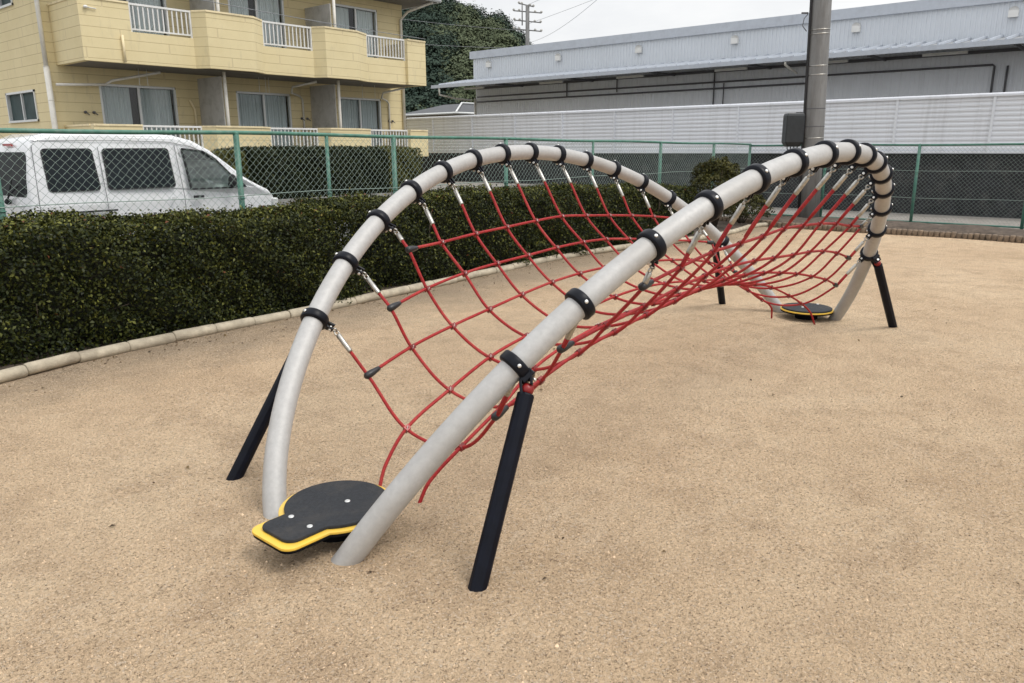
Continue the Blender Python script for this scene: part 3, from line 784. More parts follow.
# side profile (x from rear, z)
prof = [(.02, .34), (.0, .62), (.02, .95), (.045, 1.30), (.09, 1.66), (.16, 1.79), (.32, 1.85), (.9, 1.865), (1.5, 1.86), (1.90, 1.835), (2.14, 1.77), (2.38, 1.63), (2.64, 1.42), (2.86, 1.235), (3.06, 1.125), (3.24, 1.045), (3.35, .93), (3.38, .75), (3.40, .55), (3.38, .34)]
def halfw(z): return .74 if z < .95 else .74 - (z - .95) * .105 - max(0, z - 1.66) * .25
bodym = bpy.data.meshes.new('body')
vs = []; n = len(prof)
for z_side in (0, 1):
    for x, z in prof:
        w = halfw(z); nose = max(0, x - 2.7) ** 2 * .25
        vs.append((x, .74 - (w - nose) if z_side == 0 else .74 + (w - nose), z))
lo = [i for i, (x, z) in enumerate(prof) if z <= .95]; 
fs = [(i, (i + 1) % n, n + (i + 1) % n, n + i) for i in range(n)]
# sides cut at the beltline so that both halves stay flat
rear_b = 2; front_b = 16
upper = list(range(rear_b, front_b + 1)); lower = [0, 1, 2] + list(range(front_b, n))
for off, rev in ((0, True), (n, False)):
    u_ = [i + off for i in upper]; l_ = [i + off for i in lower]
    fs.append(tuple(u_ if rev else reversed(u_))); fs.append(tuple(l_ if rev else reversed(l_)))
bodym.from_pydata(vs, [], fs); bodym.update()
tmp = bpy.data.objects.new('body', bodym); col.objects.link(tmp)
def side_poly(pts, y0, y1, mb=None):
    mb = mb or MB(); k = len(pts)
    mb.add([(x, y0, z) for x, z in pts] + [(x, y1, z) for x, z in pts], [tuple(range(k)), tuple(reversed(range(k, 2 * k)))] + [((i + 1) % k, i, k + i, k + (i + 1) % k) for i in range(k)])
    return mb
cabwin = [(2.02, 1.10), (2.66, 1.10), (2.62, 1.28), (2.42, 1.50), (2.25, 1.61), (1.97, 1.645)]
cuto = side_poly(cabwin, -.3, 1.8).build('cutter', M['dark']); cutb = MB().box(1.92, 2.50, .09, 1.39, .55, 1.60).build('cutter', M['dark'])
w1 = [(.05, 0)]
def rr(x0, x1, z0, z1, r=.05, sl=0.0, sr=0.0):
    P = []
    for cx, cz, a0, s in ((x1 - r, z0 + r, -90, sr * 0), (x1 - r, z1 - r, 0, sr), (x0 + r, z1 - r, 90, sl), (x0 + r, z0 + r, 180, 0)):
        for k in range(5):
            a = R(a0 + 22.5 * k); P.append((cx + r * math.cos(a) + (s if cz > (z0 + z1) / 2 else 0), cz + r * math.sin(a)))
    return P
import bmesh
bmx = bmesh.new(); bmx.from_mesh(bodym); bmesh.ops.recalc_face_normals(bmx, faces=bmx.faces); bmx.to_mesh(bodym); bmx.free()
for c_ in (cuto, cutb):
    bmx = bmesh.new(); bmx.from_mesh(c_.data); bmesh.ops.recalc_face_normals(bmx, faces=bmx.faces); bmx.to_mesh(c_.data); bmx.free()
bv = tmp.modifiers.new('bevel', 'BEVEL'); bv.width = .055; bv.segments = 4; bv.limit_method = 'ANGLE'; bv.angle_limit = R(40)
for c_ in (cuto, cutb):
    bo_ = tmp.modifiers.new('cut', 'BOOLEAN'); bo_.operation = 'DIFFERENCE'; bo_.object = c_; bo_.solver = 'EXACT'
dg = bpy.context.evaluated_depsgraph_get()
final = bpy.data.meshes.new_from_object(tmp.evaluated_get(dg)); final.materials.clear(); final.materials.append(M['carpaint'])
bpy.data.objects.remove(tmp); print('VANFACES', len(final.polygons)); bpy.data.objects.remove(cuto); bpy.data.objects.remove(cutb)
body = bpy.data.objects.new('body', final); col.objects.link(body); body.parent = van; body.name = 'body'
for p in final.polygons: p.use_smooth = abs(p.normal.y) < .85 and p.area < .5
def on_side(P, off, side=-1):
    """points (x,z) laid on the leaning side wall"""
    y = lambda z: (.74 - halfw(z) - off) if side < 0 else (.74 + halfw(z) + off)
    return [(x, y(z), z) for x, z in P]
def side_plate(P, off, thick, side=-1):
    a = on_side(P, off, side); b = on_side(P, off - thick, side); k = len(P); m = MB()
    m.add(a + b, [tuple(range(k)), tuple(reversed(range(k, 2 * k)))] + [((i + 1) % k, i, k + i, k + (i + 1) % k) for i in range(k)]); return m
for side in (-1, 1):
    for (x0, x1) in ((.25, .82), (.95, 1.79)):
        P = rr(x0, x1, 1.145, 1.645, .038, -.005, -.03)
        side_plate(rr(x0 - .018, x1 + .018, 1.127, 1.663, .048, -.005, -.03), .003, .02, side).build('window_seal', M['dark'], van)
        side_plate(P, .006, .02, side).build('side_window', M['tint'], van)
    cx = sum(p[0] for p in cabwin) / 6; cz = sum(p[1] for p in cabwin) / 6
    out = [(cx + (x - cx) * 1.0, cz + (z - cz) * 1.0) for x, z in cabwin]
    pane = side_plate(out, -.012, .004, side); pane.build('door_window', M['glass'], van)
    m = MB(); P3 = on_side([(cx + (x - cx) * 1.02, cz + (z - cz) * 1.03) for x, z in cabwin], .004, side)
    P3 = [V(p) for p in P3]
    for a, b in zip(P3, P3[1:] + P3[:1]): m.obox(a, b, .034, .022)
    m.build('window_seal', M['dark'], van)
    # panel seams, slide rail, handle
    m = MB()
    def seam(P, w=.006):
        Q = [V(p) for p in on_side(P, .002, side)]
        for a, b in zip(Q, Q[1:]): m.obox(a, b, .006, w, up=(0, 1, 0))
    seam([(.90, .42), (.89, 1.0), (.88, 1.68)]); seam([(1.90, .42), (1.905, 1.0), (1.87, 1.70)]); seam([(2.76, .55), (2.74, 1.06)])
    seam([(.12, .42), (.11, 1.0), (.14, 1.70)]); seam([(.14, 1.755), (1.0, 1.765), (1.8, 1.745), (2.1, 1.68), (2.4, 1.54)], .008)
    each(m, 'door_seam', M['conduit'], van)
    m = MB(); Q = on_side([(.10, .865), (1.0, .865)], .004, side); m.obox(Q[0], Q[1], .014, .022, up=(0, 0, 1)); m.build('slide_rail', M['dark'], van)
    m = MB(); Q = on_side([(2.03, .985), (2.17, .985)], .014, side); m.obox(Q[0], Q[1], .03, .035)
    m.build('door_handle', M['dark'], van)
    m = MB(); Q = on_side([(1.73, .97), (1.77, .97)], .004, side); m.obox(Q[0], Q[1], .01, .05); m.build('fuel_latch', M['alu'], van)
    # mirror
    yb = .74 + side * .80
    m = MB(); m.sph((2.60, yb, 1.19), .10, 10, 8, (.55, .75, 1)); m.obox((2.60, .74 + side * .70, 1.13), (2.60, yb, 1.15), .04, .04); m.build('door_mirror', M['dark'], van)
    # quarter glass ahead of the mirror
    side_plate([(2.70, 1.09), (2.86, 1.09), (2.70, 1.27)], .004, .01, side).build('quarter_glass', M['tint'], van)
    for wx in (.52, 2.88):
        yc = .74 + side * .63
        wh = empty('wheel'); wh.parent = van; wh.location = (wx, yc, .27)
        MB().lathe((0, 0, 0), (0, 1, 0), [(-.08, .17), (-.085, .25), (-.06, .275), (.06, .275), (.085, .25), (.08, .17)], 28).build('tyre', M['tyre'], wh)
        MB().lathe((0, 0, 0), (0, 1, 0), [(-.075, .175), (-.06, .15), (-.05, .05), (-.07, .0)], 24).build('rim', M['rim'], wh)
        m = MB(); m.lathe((wx, .74 + side * .735, .29), (0, 1, 0), [(-.007, .0), (-.007, .33), (.007, .33), (.007, 0)], 28); m.build('wheel_arch', M['dark'], van)
# rear face: window, wiper, lamps
def rear_x(z): return -.004 + (.0 if z < .62 else np.interp(z, [.62, .95, 1.30, 1.66], [0, .02, .045, .09]))
m = MB(); P = rr(.12, 1.36, 1.07, 1.62, .08)
m.add([(rear_x(z) - .003, y, z) for y, z in P] + [(rear_x(z) + .02, y, z) for y, z in P], [tuple(reversed(range(20))), tuple(range(20, 40))] + [((i), (i + 1) % 20, 20 + (i + 1) % 20, 20 + i) for i in range(20)])
m.build('rear_window', M['tint_back'], van)
m = MB(); m.tube([(-.02, .74, 1.02), (-.03, .55, 1.10), (-.01, .25, 1.22)], .012, 6); m.sph((-.01, .74, 1.0), .04); m.tube([(-.035, .62, 1.05), (-.02, .42, 1.30)], .010, 6); m.build('rear_wiper', M['dark'], van)
m = MB(); m.box(.07, .10, .60, .88, 1.695, 1.725); m.build('brake_light', M['redlens'], van)
for y in (.04, 1.30):
    m = MB(); m.box(-.012, .05, y, y + .10, .55, .80); m.build('tail_light', M['redlens'], van)
m = MB(); m.sph((-.005, .30, .96), .035, 10, 8, (.3, 1, .6)); m.build('badge', M['alu'], van)
m = MB(); m.box(-.05, .06, .02, 1.46, .34, .52); m.build('rear_bumper', M['carpaint'], van, .02)
m = MB(); m.box(3.34, 3.45, .05, 1.43, .32, .55); m.build('front_bumper', M['carpaint'], van, .03)
m = MB(); m.add([(2.14, .17, 1.735), (2.14, 1.31, 1.735), (2.84, 1.36, 1.24), (2.84, .12, 1.24), (2.14, .17, 1.71), (2.14, 1.31, 1.71), (2.84, 1.36, 1.215), (2.84, .12, 1.215)], [(0, 1, 2, 3), (7, 6, 5, 4), (0, 4, 5, 1), (3, 2, 6, 7), (0, 3, 7, 4), (1, 5, 6, 2)])
m.v = [(x + .03, y, z + .012) for x, y, z in m.v]; m.build('windscreen', M['tint'], van)
for y in (.06, 1.18):
    m = MB(); m.box(3.30, 3.392, y, y + .24, .72, .90); m.build('headlight', M['alu'], van, .02)
# cab: seats, lining, wheel
for y in (.22, .86):
    m = MB(); m.box(1.94, 2.05, y, y + .42, .75, 1.30); m.box(1.94, 2.35, y, y + .42, .60, .78); m.box(1.95, 2.03, y + .11, y + .31, 1.30, 1.47); m.build('seat', M['seat'], van, .03)
m = MB(); m.box(2.45, 2.66, .12, 1.36, .80, 1.14); m.build('dashboard', M['lining'], van, .03)
m = MB(); m.torus((2.36, 1.05, 1.12), (.8, 0, .6), .17, .014, 18, 6); m.build('steering_wheel', M['dark'], van)
m = MB(); m.box(2.20, 2.24, .64, .86, 1.50, 1.56); m.build('inner_mirror', M['dark'], van)
m = MB(); m.box(1.925, 1.935, .1, 1.38, .6, 1.59); m.build('cab_partition', M['lining'], van)

# ------------------------------------------------------------------ apartment block
apt = empty('apartment_building', (2.86, 16.45, 0), 'cream apartment block with horizontal siding, bay-fronted balconies and white railings', 'building')
ox, oy = 2.86, 16.45
def ab(name, m, mt, parent=apt, bevel=0):
    m.v = [(x - ox, y - oy, z) for x, y, z in m.v]
    if name in ('drain_pipe', 'faucet', 'laundry_hook'): return each(m, name, mt, parent)
    return m.build(name, mt, parent, bevel)
YW = 18.1; XR = 13.97; FB = (.85, 3.62); ZT = 6.18
wins = [(3.95, 5.9), (7.64, 9.42), (11.2, 12.9)]
# facade wall with openings
m = MB(); zs = [-.1]
def wall_x(m, x0, x1, z0, z1, openings, y0=YW, y1=YW + .2):
    xs_ = sorted({x0, x1, *[v for o in openings for v in o[:2]]}); zs_ = sorted({z0, z1, *[v for o in openings for v in o[2:]]})
    for a, b in zip(xs_, xs_[1:]):
        for c, d in zip(zs_, zs_[1:]):
            cx, cz = (a + b) / 2, (c + d) / 2
            if any(o[0] < cx < o[1] and o[2] < cz < o[3] for o in openings): continue
            m.box(a, b, y0, y1, c, d)
ops = [(a, b, f + .12, f + 2.27) for a, b in wins for f in (.88, 3.63)]
wall_x(m, ox, XR, -.1, ZT, ops); ab('wall', m, M['siding'])
m = MB(); LX = [(19.15, 21.2, 2.25, 3.0), (19.7, 21.6, 4.98, 5.8)]
ys_ = sorted({YW + .2, 30.0, *[v for o in LX for v in o[:2]]}); zs_ = sorted({-.1, ZT, *[v for o in LX for v in o[2:]]})
for a, b in zip(ys_, ys_[1:]):
    for c, d in zip(zs_, zs_[1:]):
        if any(o[0] < (a + b) / 2 < o[1] and o[2] < (c + d) / 2 < o[3] for o in LX): continue
        m.box(ox, ox + .2, a, b, c, d)
m.box(XR - .2, XR, YW + .2, 30, -.1, ZT); m.box(ox + .2, XR - .2, 29.8, 30, -.1, ZT); ab('wall', m, M['siding'])
# roof
m = MB(); m.box(2.2, 14.5, 16.95, 30.8, ZT + .003, ZT + .12); m.add([(2.2, 16.95, ZT + .123), (14.5, 16.95, ZT + .123), (14.5, 30.8, ZT + .123), (2.2, 30.8, ZT + .123), (7, 23, 8.2), (9.8, 23, 8.2)], [(0, 1, 5, 4), (1, 2, 5), (2, 3, 4, 5), (3, 0, 4), (3, 2, 1, 0)])
rf = ab('roof', m, M['soffit'])
m = MB(); m.tube([(2.2, 16.88, ZT + .08), (14.56, 16.88, ZT + .08)], .075, 10); m.tube([(14.56, 16.88, ZT + .08), (14.56, 30.8, ZT + .08)], .075, 10); ab('gutter', m, M['alu'], rf)
# windows with curtains
def window(x0, x1, z0, z1, y, split=.5, gap=.0, cm='curtain'):
    f = MB(); t = .055
    f.box(x0 - .03, x1 + .03, y - .03, y + .05, z1, z1 + t); f.box(x0 - .03, x1 + .03, y - .05, y + .05, z0 - t, z0)
    f.box(x0 - t, x0, y - .03, y + .05, z0, z1); f.box(x1, x1 + t, y - .03, y + .05, z0, z1)
    xm = x0 + (x1 - x0) * split; f.box(xm - .03, xm + .03, y - .012, y + .045, z0, z1)
    w = ab('window', f, M['alu'])
    g_ = MB(); g_.add([(x0, y + .03, z0), (x1, y + .03, z0), (x1, y + .03, z1), (x0, y + .03, z1)], [(0, 1, 2, 3)]); ab('pane', g_, M['glass'], w)
    c = MB(); k = 60
    for a, b in ((x0 + .02, xm - gap), (xm + .05, x1 - .02)):
        vs = []
        for j in range(k + 1):
            u = a + (b - a) * j / k; yy = y + .11 + .018 * math.sin(j * 1.05) + .01 * math.sin(j * .37)
            vs += [(u, yy, z0 + .02), (u + .012 * math.sin(j * .9), yy + .01, z1)]
        c.add(vs, [(2 * j, 2 * j + 2, 2 * j + 3, 2 * j + 1) for j in range(k)], True)
    ab('curtain', c, M[cm], w)
    d = MB(); d.box(x0 - .1, x1 + .1, y + .35, y + .37, z0 - .1, z1 + .1); ab('room_interior', d, M['dark'], w)
for fi, f in enumerate((.88, 3.63)):
    for wi, (a, b) in enumerate(wins):
        window(a + .055, b - .055, f + .18, f + 2.21, YW + .04, .5, .18 if (wi == 0 or fi == 1) else .0, ['curtain', 'curtain', 'curtain'][wi] if fi == 0 else 'curtain2')
for (y0, y1, z0, z1) in LX:
    f = MB(); t = .05; x = ox + .03
    f.box(x - .06, x + .05, y0, y1, z1 - t, z1); f.box(x - .08, x + .05, y0, y1, z0, z0 + t); f.box(x - .06, x + .05, y0, y0 + t, z0, z1); f.box(x - .06, x + .05, y1 - t, y1, z0, z1); f.box(x - .03, x + .04, (y0 + y1) / 2 - .025, (y0 + y1) / 2 + .025, z0, z1)
    w = ab('window', f, M['alu'])
    g_ = MB(); g_.add([(x + .02, y0, z0), (x + .02, y1, z0), (x + .02, y1, z1), (x + .02, y0, z1)], [(0, 1, 2, 3)]); ab('pane', g_, M['bathglass'], w)
    g_ = MB(); g_.box(x + .15, x + .17, y0 - .1, y1 + .1, z0 - .1, z1 + .1); ab('room_interior', g_, M['curtain'] if False else M['greenwall'], w)
# balconies: plan line of the parapet front (x, outward offset)
rails = [(4.16, 5.66), (7.60, 9.15), (11.06, 12.58)]
solid = [[(3.05, 0), (4.16, 0)], [(5.66, 0), (5.86, -.32), (7.15, -.32), (7.60, 0)], [(9.15, 0), (9.35, -.32), (10.45, -.32), (11.06, 0)], [(12.58, 0), (12.58, -.10), (13.34, -.10)]]
def par_strip(m, pts, z0, z1, t=.14):
    for (xa, ya), (xb, yb) in zip(pts, pts[1:]):
        if abs(xa - xb) < 1e-4: continue
        m.add([(xa, oy + ya, z0), (xb, oy + yb, z0), (xb, oy + yb, z1), (xa, oy + ya, z1), (xa, oy + ya + t, z0), (xb, oy + yb + t, z0), (xb, oy + yb + t, z1), (xa, oy + ya + t, z1)],
              [(0, 1, 2, 3), (5, 4, 7, 6), (3, 2, 6, 7), (0, 4, 5, 1), (0, 3, 7, 4), (1, 5, 6, 2)])
for zb, zm, zt_, zf in ((1.30, 1.48, 2.09, 1.0), (3.50, 4.20, 4.80, 3.62)):
    m = MB()
    for s_ in solid: par_strip(m, s_, zb, zt_)
    for a, b in rails: par_strip(m, [(a, 0), (b, 0)], zb, zm if zb > 3 else zb + .1)
    # returns at the ends
    m.box(3.05, 3.19, oy + .142, YW - .002, zb, zt_); m.box(13.20, 13.34, oy + .045, YW - .002, zb, zt_)
    bal = ab('balcony', m, M['siding'])
    c = MB()
    for s_ in solid: par_strip(c, [(x, y - .02) for x, y in s_], zt_ + .002, zt_ + .045, .18)
    c.box(3.03, 3.21, oy + .18, YW - .004, zt_ + .002, zt_ + .045); c.box(13.18, 13.36, oy + .1, YW - .004, zt_ + .002, zt_ + .045)
    ab('coping', c, M['trim'], bal)
    fl = MB(); fl.box(3.192, 13.198, oy + .145, YW - .002, zb + .004, zb + .10); ab('slab', fl, M['soffit'], bal)
    for a, b in rails:
        r = MB(); z0 = zm if zb > 3 else zb + .12
        r.box(a, b, oy + .02, oy + .08, zt_ - .01, zt_ + .035); r.box(a, b, oy + .03, oy + .07, z0 + .05, z0 + .085)
        r.box(a - .0, a + .04, oy + .02, oy + .08, z0, zt_ - .012); r.box(b - .04, b, oy + .02, oy + .08, z0, zt_ - .012)
        k = 13
        for j in range(1, k): x = a + (b - a) * j / k; r.box(x - .014, x + .014, oy + .035, oy + .065, z0 + .086, zt_ - .012)
        ab('railing', r, M['white'], bal)
for f, ztop in ((1.4, 3.49), (3.61, ZT - .01)):
    for x in (6.52, 10.12):
        m = MB(); m.box(x, x + .03, oy + .42, YW - .01, f, min(ztop, f + 2.0)); ab('partition', m, M['partition'])
        m = MB(); m.tube([(x - .02, oy + .2, f), (x - .02, oy + .2, ztop)], .045, 10); ab('balcony_post', m, M['pipe'])
# downpipes
m = MB(); m.tube([(ox - .06, YW - .07, -.05), (ox - .06, YW - .07, 3.45)], .065, 10); m.tube([(ox - .06, YW - .07, 3.4), (ox - .06, YW - .07, ZT)], .05, 10)
for z in (1.9, 2.7, 3.45, 5.0): m.torus((ox - .06, YW - .07, z), (0, 0, 1), .062, .010, 12, 5)
ab('downpipe', m, M['pipe'])
m = MB(); m.tube([(XR - .12, YW - .06, -.05), (XR - .12, YW - .06, 5.7), (XR + .0, YW - .3, 5.95), (14.3, 16.95, ZT)], .045, 8); ab('downpipe', m, M['pipe'])
m = MB(); m.tube([(ox + .05, YW - .2, 3.05), (4.0, YW - .25, 3.1), (4.15, YW - .3, 3.2), (5.1, 17.2, 3.42)], .032, 8)
for x in (9.3, 12.7): m.tube([(x + .5, YW - .05, 1.6), (x + .5, YW - .05, 3.0), (x + .4, YW - .06, 3.1), (x - .1, YW - .4, 3.15), (x - .2, YW - .6, 3.3), (x + .3, 17.0, 3.45)], .03, 8)
ab('drain_pipe', m, M['pipe'])
m = MB(); m.tube([(6.35, YW - .06, 1.3), (6.35, YW - .06, 2.6), (6.22, YW - .08, 2.85)], .035, 8); m.tube([(3.92, oy - .05, 3.52), (3.92, oy - .05, 4.1)], .03, 8); ab('drain_pipe', m, M['trim'])
m = MB()
for x in (4.6, 4.8, 7.9, 8.1, 8.2, 11.5, 12.0):
    m.tube([(x, 17.3, 3.49), (x, 17.3, 3.08), (x + .03, 17.3, 3.04), (x + .08, 17.3, 3.06)], .007, 5)
ab('laundry_hook', m, M['alu'])
m = MB()
for x in (3.55, 3.75, 9.75, 9.95, 13.2, 13.35): m.tube([(x, YW, 2.45), (x, YW - .05, 2.45), (x + .01, YW - .055, 2.44), (x + .06, YW - .09, 2.39)], .03, 8, rs=[.036, .034, .014, .012])
ab('faucet', m, M['conduit'])
m = MB(); m.sph((3.2, oy - .04, 4.62), .05, 10, 8, (1, .8, .7)); m.tube([(3.2, oy - .03, 4.62), (3.42, oy - .03, 4.60)], .012, 6); ab('wall_lamp', m, M['white'])

# retaining wall, hedges under the balconies
m = MB(); m.box(-12, 15.6, 13.25, 13.4, -.12, .42); tag(m.build('retaining_wall', M['blockwall']), 'low grey concrete retaining wall under the dark hedge by the apartments', 'wall')
m = MB(); m.box(-12, 15.5, 13.402, 32, -.1, .40); tag(m.build('raised_yard', M['gravel']), kind='structure')
def blockhedge(label, x0, x1, y0, y1, z0, z1, n, size, mt):
    root = empty('block_hedge', ((x0 + x1) / 2, (y0 + y1) / 2, z0), label, 'hedge')
    P, N = hedge_pts(n, x0, x1, y0, y1, lambda x: z1 - z0)
    P[:, 0] -= root.location.x; P[:, 1] -= root.location.y
    leaves('foliage', P, N, size, mt, root, rng.beta(2, 3, len(P)))
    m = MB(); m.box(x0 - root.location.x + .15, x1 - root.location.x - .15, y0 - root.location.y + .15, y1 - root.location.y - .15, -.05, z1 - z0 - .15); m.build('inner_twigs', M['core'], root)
blockhedge('large dark block hedge below the apartment balconies, behind the green fence', 5.1, 9.0, 13.3, 14.9, .38, 1.56, 36000, .06, M['hedge_dark'])
blockhedge('olive yellow block hedge at the right end of the large dark hedge', 9.02, 10.15, 13.25, 14.9, .38, 1.57, 14000, .06, M['hedge_olive'])
blockhedge('small olive hedge between the van nose and the large dark hedge', 4.62, 5.08, 13.5, 14.6, .38, 1.5, 6000, .06, M['hedge_olive'])

# ------------------------------------------------------------------ white louvred fence on a dark wall, right side
wf = empty('louvred_fence', (15.8, 0, 0), 'tall white fence of horizontal metal louvres standing on the dark wall', 'fence')
m = MB(); zs_ = []; z = 1.44
vs = []
rows = []
while z < 2.60: rows += [(0.0, z), (-.016, z + .028), (-.016, z + .066), (0.0, z + .084)]; z += .105
y0, y1 = -14, 20.1
for x, z in rows: vs += [(x, y0, z), (x, y1, z)]
m.add(vs, [(2 * i, 2 * i + 2, 2 * i + 3, 2 * i + 1) for i in range(len(rows) - 1)])
m.box(-.001, .03, y0, y1, 1.42, 2.6)
m.v = [(x + (.003 if x >= 0 else 0), y, z) for x, y, z in m.v]
m.build('louvre_panel', M['louvre'], wf)
m = MB(); m.box(-.05, .05, y0, y1, 2.60, 2.64); m.box(-.045, .05, y0, y1, 1.39, 1.435); m.build('rail', M['louvre'], wf)
y = -13.0
while y < 20.1:
    m = MB(); m.box(-.040, .0, y - .025, y + .025, 1.436, 2.598); m.build('fence_post', M['louvre'], wf); y += 1.98
m = MB(); m.box(15.86, 16.06, -14, 20.0, -.1, 1.38); tag(m.build('dark_wall', M['darkwall']), 'long dark grey wall under the white louvred fence', 'wall')

# ------------------------------------------------------------------ warehouse
wh = empty('warehouse', (24, 0, 0), 'long pale grey metal warehouse with a canopy and a row of round-topped vents', 'building')
def corrugated(m, x, y0, y1, z0, z1, pitch=.14, dep=.02, sgn=-1):
    vs = []; y = y0; k = 0
    while y < y1:
        for dy, dx in ((0, 0), (pitch * .35, 0), (pitch * .42, dep), (pitch * .93, dep)):
            vs += [(x + sgn * -dx, y + dy, z0), (x + sgn * -dx, y + dy, z1)]; k += 1
        y += pitch
    m.add(vs, [(2 * i, 2 * i + 1, 2 * i + 3, 2 * i + 2) for i in range(k - 1)])
m = MB(); corrugated(m, -.03, -16, 24.05, -.1, 4.5); m.box(.0, 30, 24.0, 24.1, -.1, 4.5); m.box(.01, .1, -16, 24.0, -.1, 4.5)
m.build('lower_wall', M['metalwall_low'], wh)
m = MB(); corrugated(m, -.03, -16, 24.2, 4.52, 5.72); m.box(.0, 30, 24.1, 24.23, 4.52, 6.0); m.build('upper_wall', M['metalwall'], wh)
m = MB(); m.box(-.12, 30, -16, 24.45, 5.72, 6.05); m.build('parapet', M['parapet'], wh)
cn = MB(); cn.add([(-2.0, -16, 4.42), (-2.0, 25.0, 4.42), (-.0, 25.0, 4.74), (-.0, -16, 4.74), (-2.0, -16, 4.36), (-2.0, 25.0, 4.36), (0, 25.0, 4.66), (0, -16, 4.66)], [(0, 3, 2, 1), (4, 5, 6, 7), (0, 1, 5, 4), (1, 2, 6, 5), (3, 0, 4, 7)])
can = cn.build('canopy', M['canopy'], wh)
m = MB(); y = -15.8
while y < 24.9:
    m.obox((-2.06, y, 4.452), (-.03, y, 4.775), .05, .07); y += .43
m.build('roof_seam', M['parapet'], can)
m = MB(); m.box(-2.12, -2.003, -16, 25.1, 4.30, 4.44); m.build('gutter', M['parapet'], can)
m = MB()
for y in np.arange(-14, 25, 3.9): m.box(-2.0, -.125, y - .03, y + .03, 4.27, 4.35)
m.box(-.12, -.06, -16, 24.0, 4.3, 4.4); each(m, 'bracket', M['conduit'], can)
for i, y in enumerate((23.23, 19.1, 15.0, 10.87, 6.55, 2.05, -2.3, -6.6)):
    m = MB(); m.box(-.16, -.04, y - .13, y + .13, 5.27, 5.46)
    vs = []
    for k in range(9):
        a = math.pi * k / 8; vs += [(-.16, y + .13 * math.cos(a), 5.46 + .11 * math.sin(a)), (-.05, y + .13 * math.cos(a), 5.46 + .11 * math.sin(a))]
    m.add(vs, [(2 * k, 2 * k + 1, 2 * k + 3, 2 * k + 2) for k in range(8)] + [tuple(range(16, -1, -2))], True); m.build('wall_vent', M['white'], wh)
for px_, y in ((0, 23.5), (0, 18.9), (0, 14.9), (0, 10.6), (0, 7.1), (0, 3.6), (0, -1)):
    m = MB(); m.box(-.9, -.8, y - .62, y + .62, 4.26, 4.34); m.build('strip_light', M['white'], wh)
m = MB(); m.tube([(-.10, 24.0, 3.95), (-.10, 2.4, 3.95), (-.10, 2.35, 3.9), (-.10, 2.35, 2.85)], .035, 6); m.tube([(-.10, 24.0, 3.72), (-.10, 7.6, 3.72)], .035, 6)
m.tube([(-.10, 2.0, 3.9), (-.10, 2.0, 3.0)], .03, 6); m.box(-.18, -.04, 2.0, 2.4, 2.8, 3.05); m.tube([(-.10, 11.6, 4.3), (-.10, 11.6, 2.8)], .03, 6); m.tube([(-.10, 11.2, 3.9), (-.10, 11.2, 2.9)], .022, 6); m.box(-.15, -.04, 11.1, 11.5, 2.75, 3.0)
m.tube([(-.10, 16.0, 4.3), (-.10, 16.0, 3.8)], .03, 6); m.tube([(-.10, 18.6, 4.3), (-.10, 18.6, 3.7)], .03, 6)
each(m, 'conduit', M['conduit'], wh)
m = MB(); m.box(-.09, -.04, 12.6, 14.6, 2.4, 3.05); m.build('shutter_box', M['conduit'], wh)
m = MB(); m.box(-.10, -.085, 12.66, 14.54, 2.4, 2.99); m.build('shutter', M['metalwall'], wh)
m = MB(); m.tube([(-2.06, 24.6, 4.3), (-2.06, 24.6, 4.0), (-1.2, 24.35, 3.85), (-.2, 24.3, 3.8)], .045, 8); m.tube([(-2.06, 8.1, 4.32), (-2.06, 8.1, 4.2), (-1.0, 8.1, 4.0)], .04, 8); m.tube([(-.05, 24.2, 3.9), (-.05, 24.2, 0)], .05, 8); each(m, 'downpipe', M['pipe'], wh)

# ------------------------------------------------------------------ small house behind the white fence
hp = at_px(456, 113, 40); ze = hp.z; hp.z = 0; house = empty('tiled_house', hp, 'small house with dark tiled hip roof at the left end of the white louvred fence', 'house')
m = MB(); m.box(.35, 7.6, .35, 4.7, -.1, ze); m.build('wall', M['beige'], house)
m = MB(); m.box(.32, .348, .4, 2.0, ze - 1.6, ze - .15); m.build('door', M['greenwall'], house)
m = MB(); m.box(.31, .346, 3.0, 3.6, ze - 1.2, ze - .35); m.build('window', M['alu'], house)
m = MB(); m.add([(0, 0, ze), (8, 0, ze), (8, 5, ze), (0, 5, ze), (2.3, 1.8, ze + .62), (5.7, 1.8, ze + .62), (5.7, 3.2, ze + .62), (2.3, 3.2, ze + .62)], [(0, 1, 5, 4), (1, 2, 6, 5), (2, 3, 7, 6), (3, 0, 4, 7), (4, 5, 6, 7), (3, 2, 1, 0)]); rf = m.build('roof', M['rooftile'], house)
m = MB(); m.tube([(0, 0, ze + .05), (2.3, 1.8, ze + .66), (5.7, 1.8, ze + .66)], .06, 6); m.build('ridge', M['alu'], rf)
m = MB(); m.tube([(-.05, 5, ze), (-.05, -.05, ze), (8, -.05, ze)], .07, 6); m.build('gutter', M['alu'], rf)

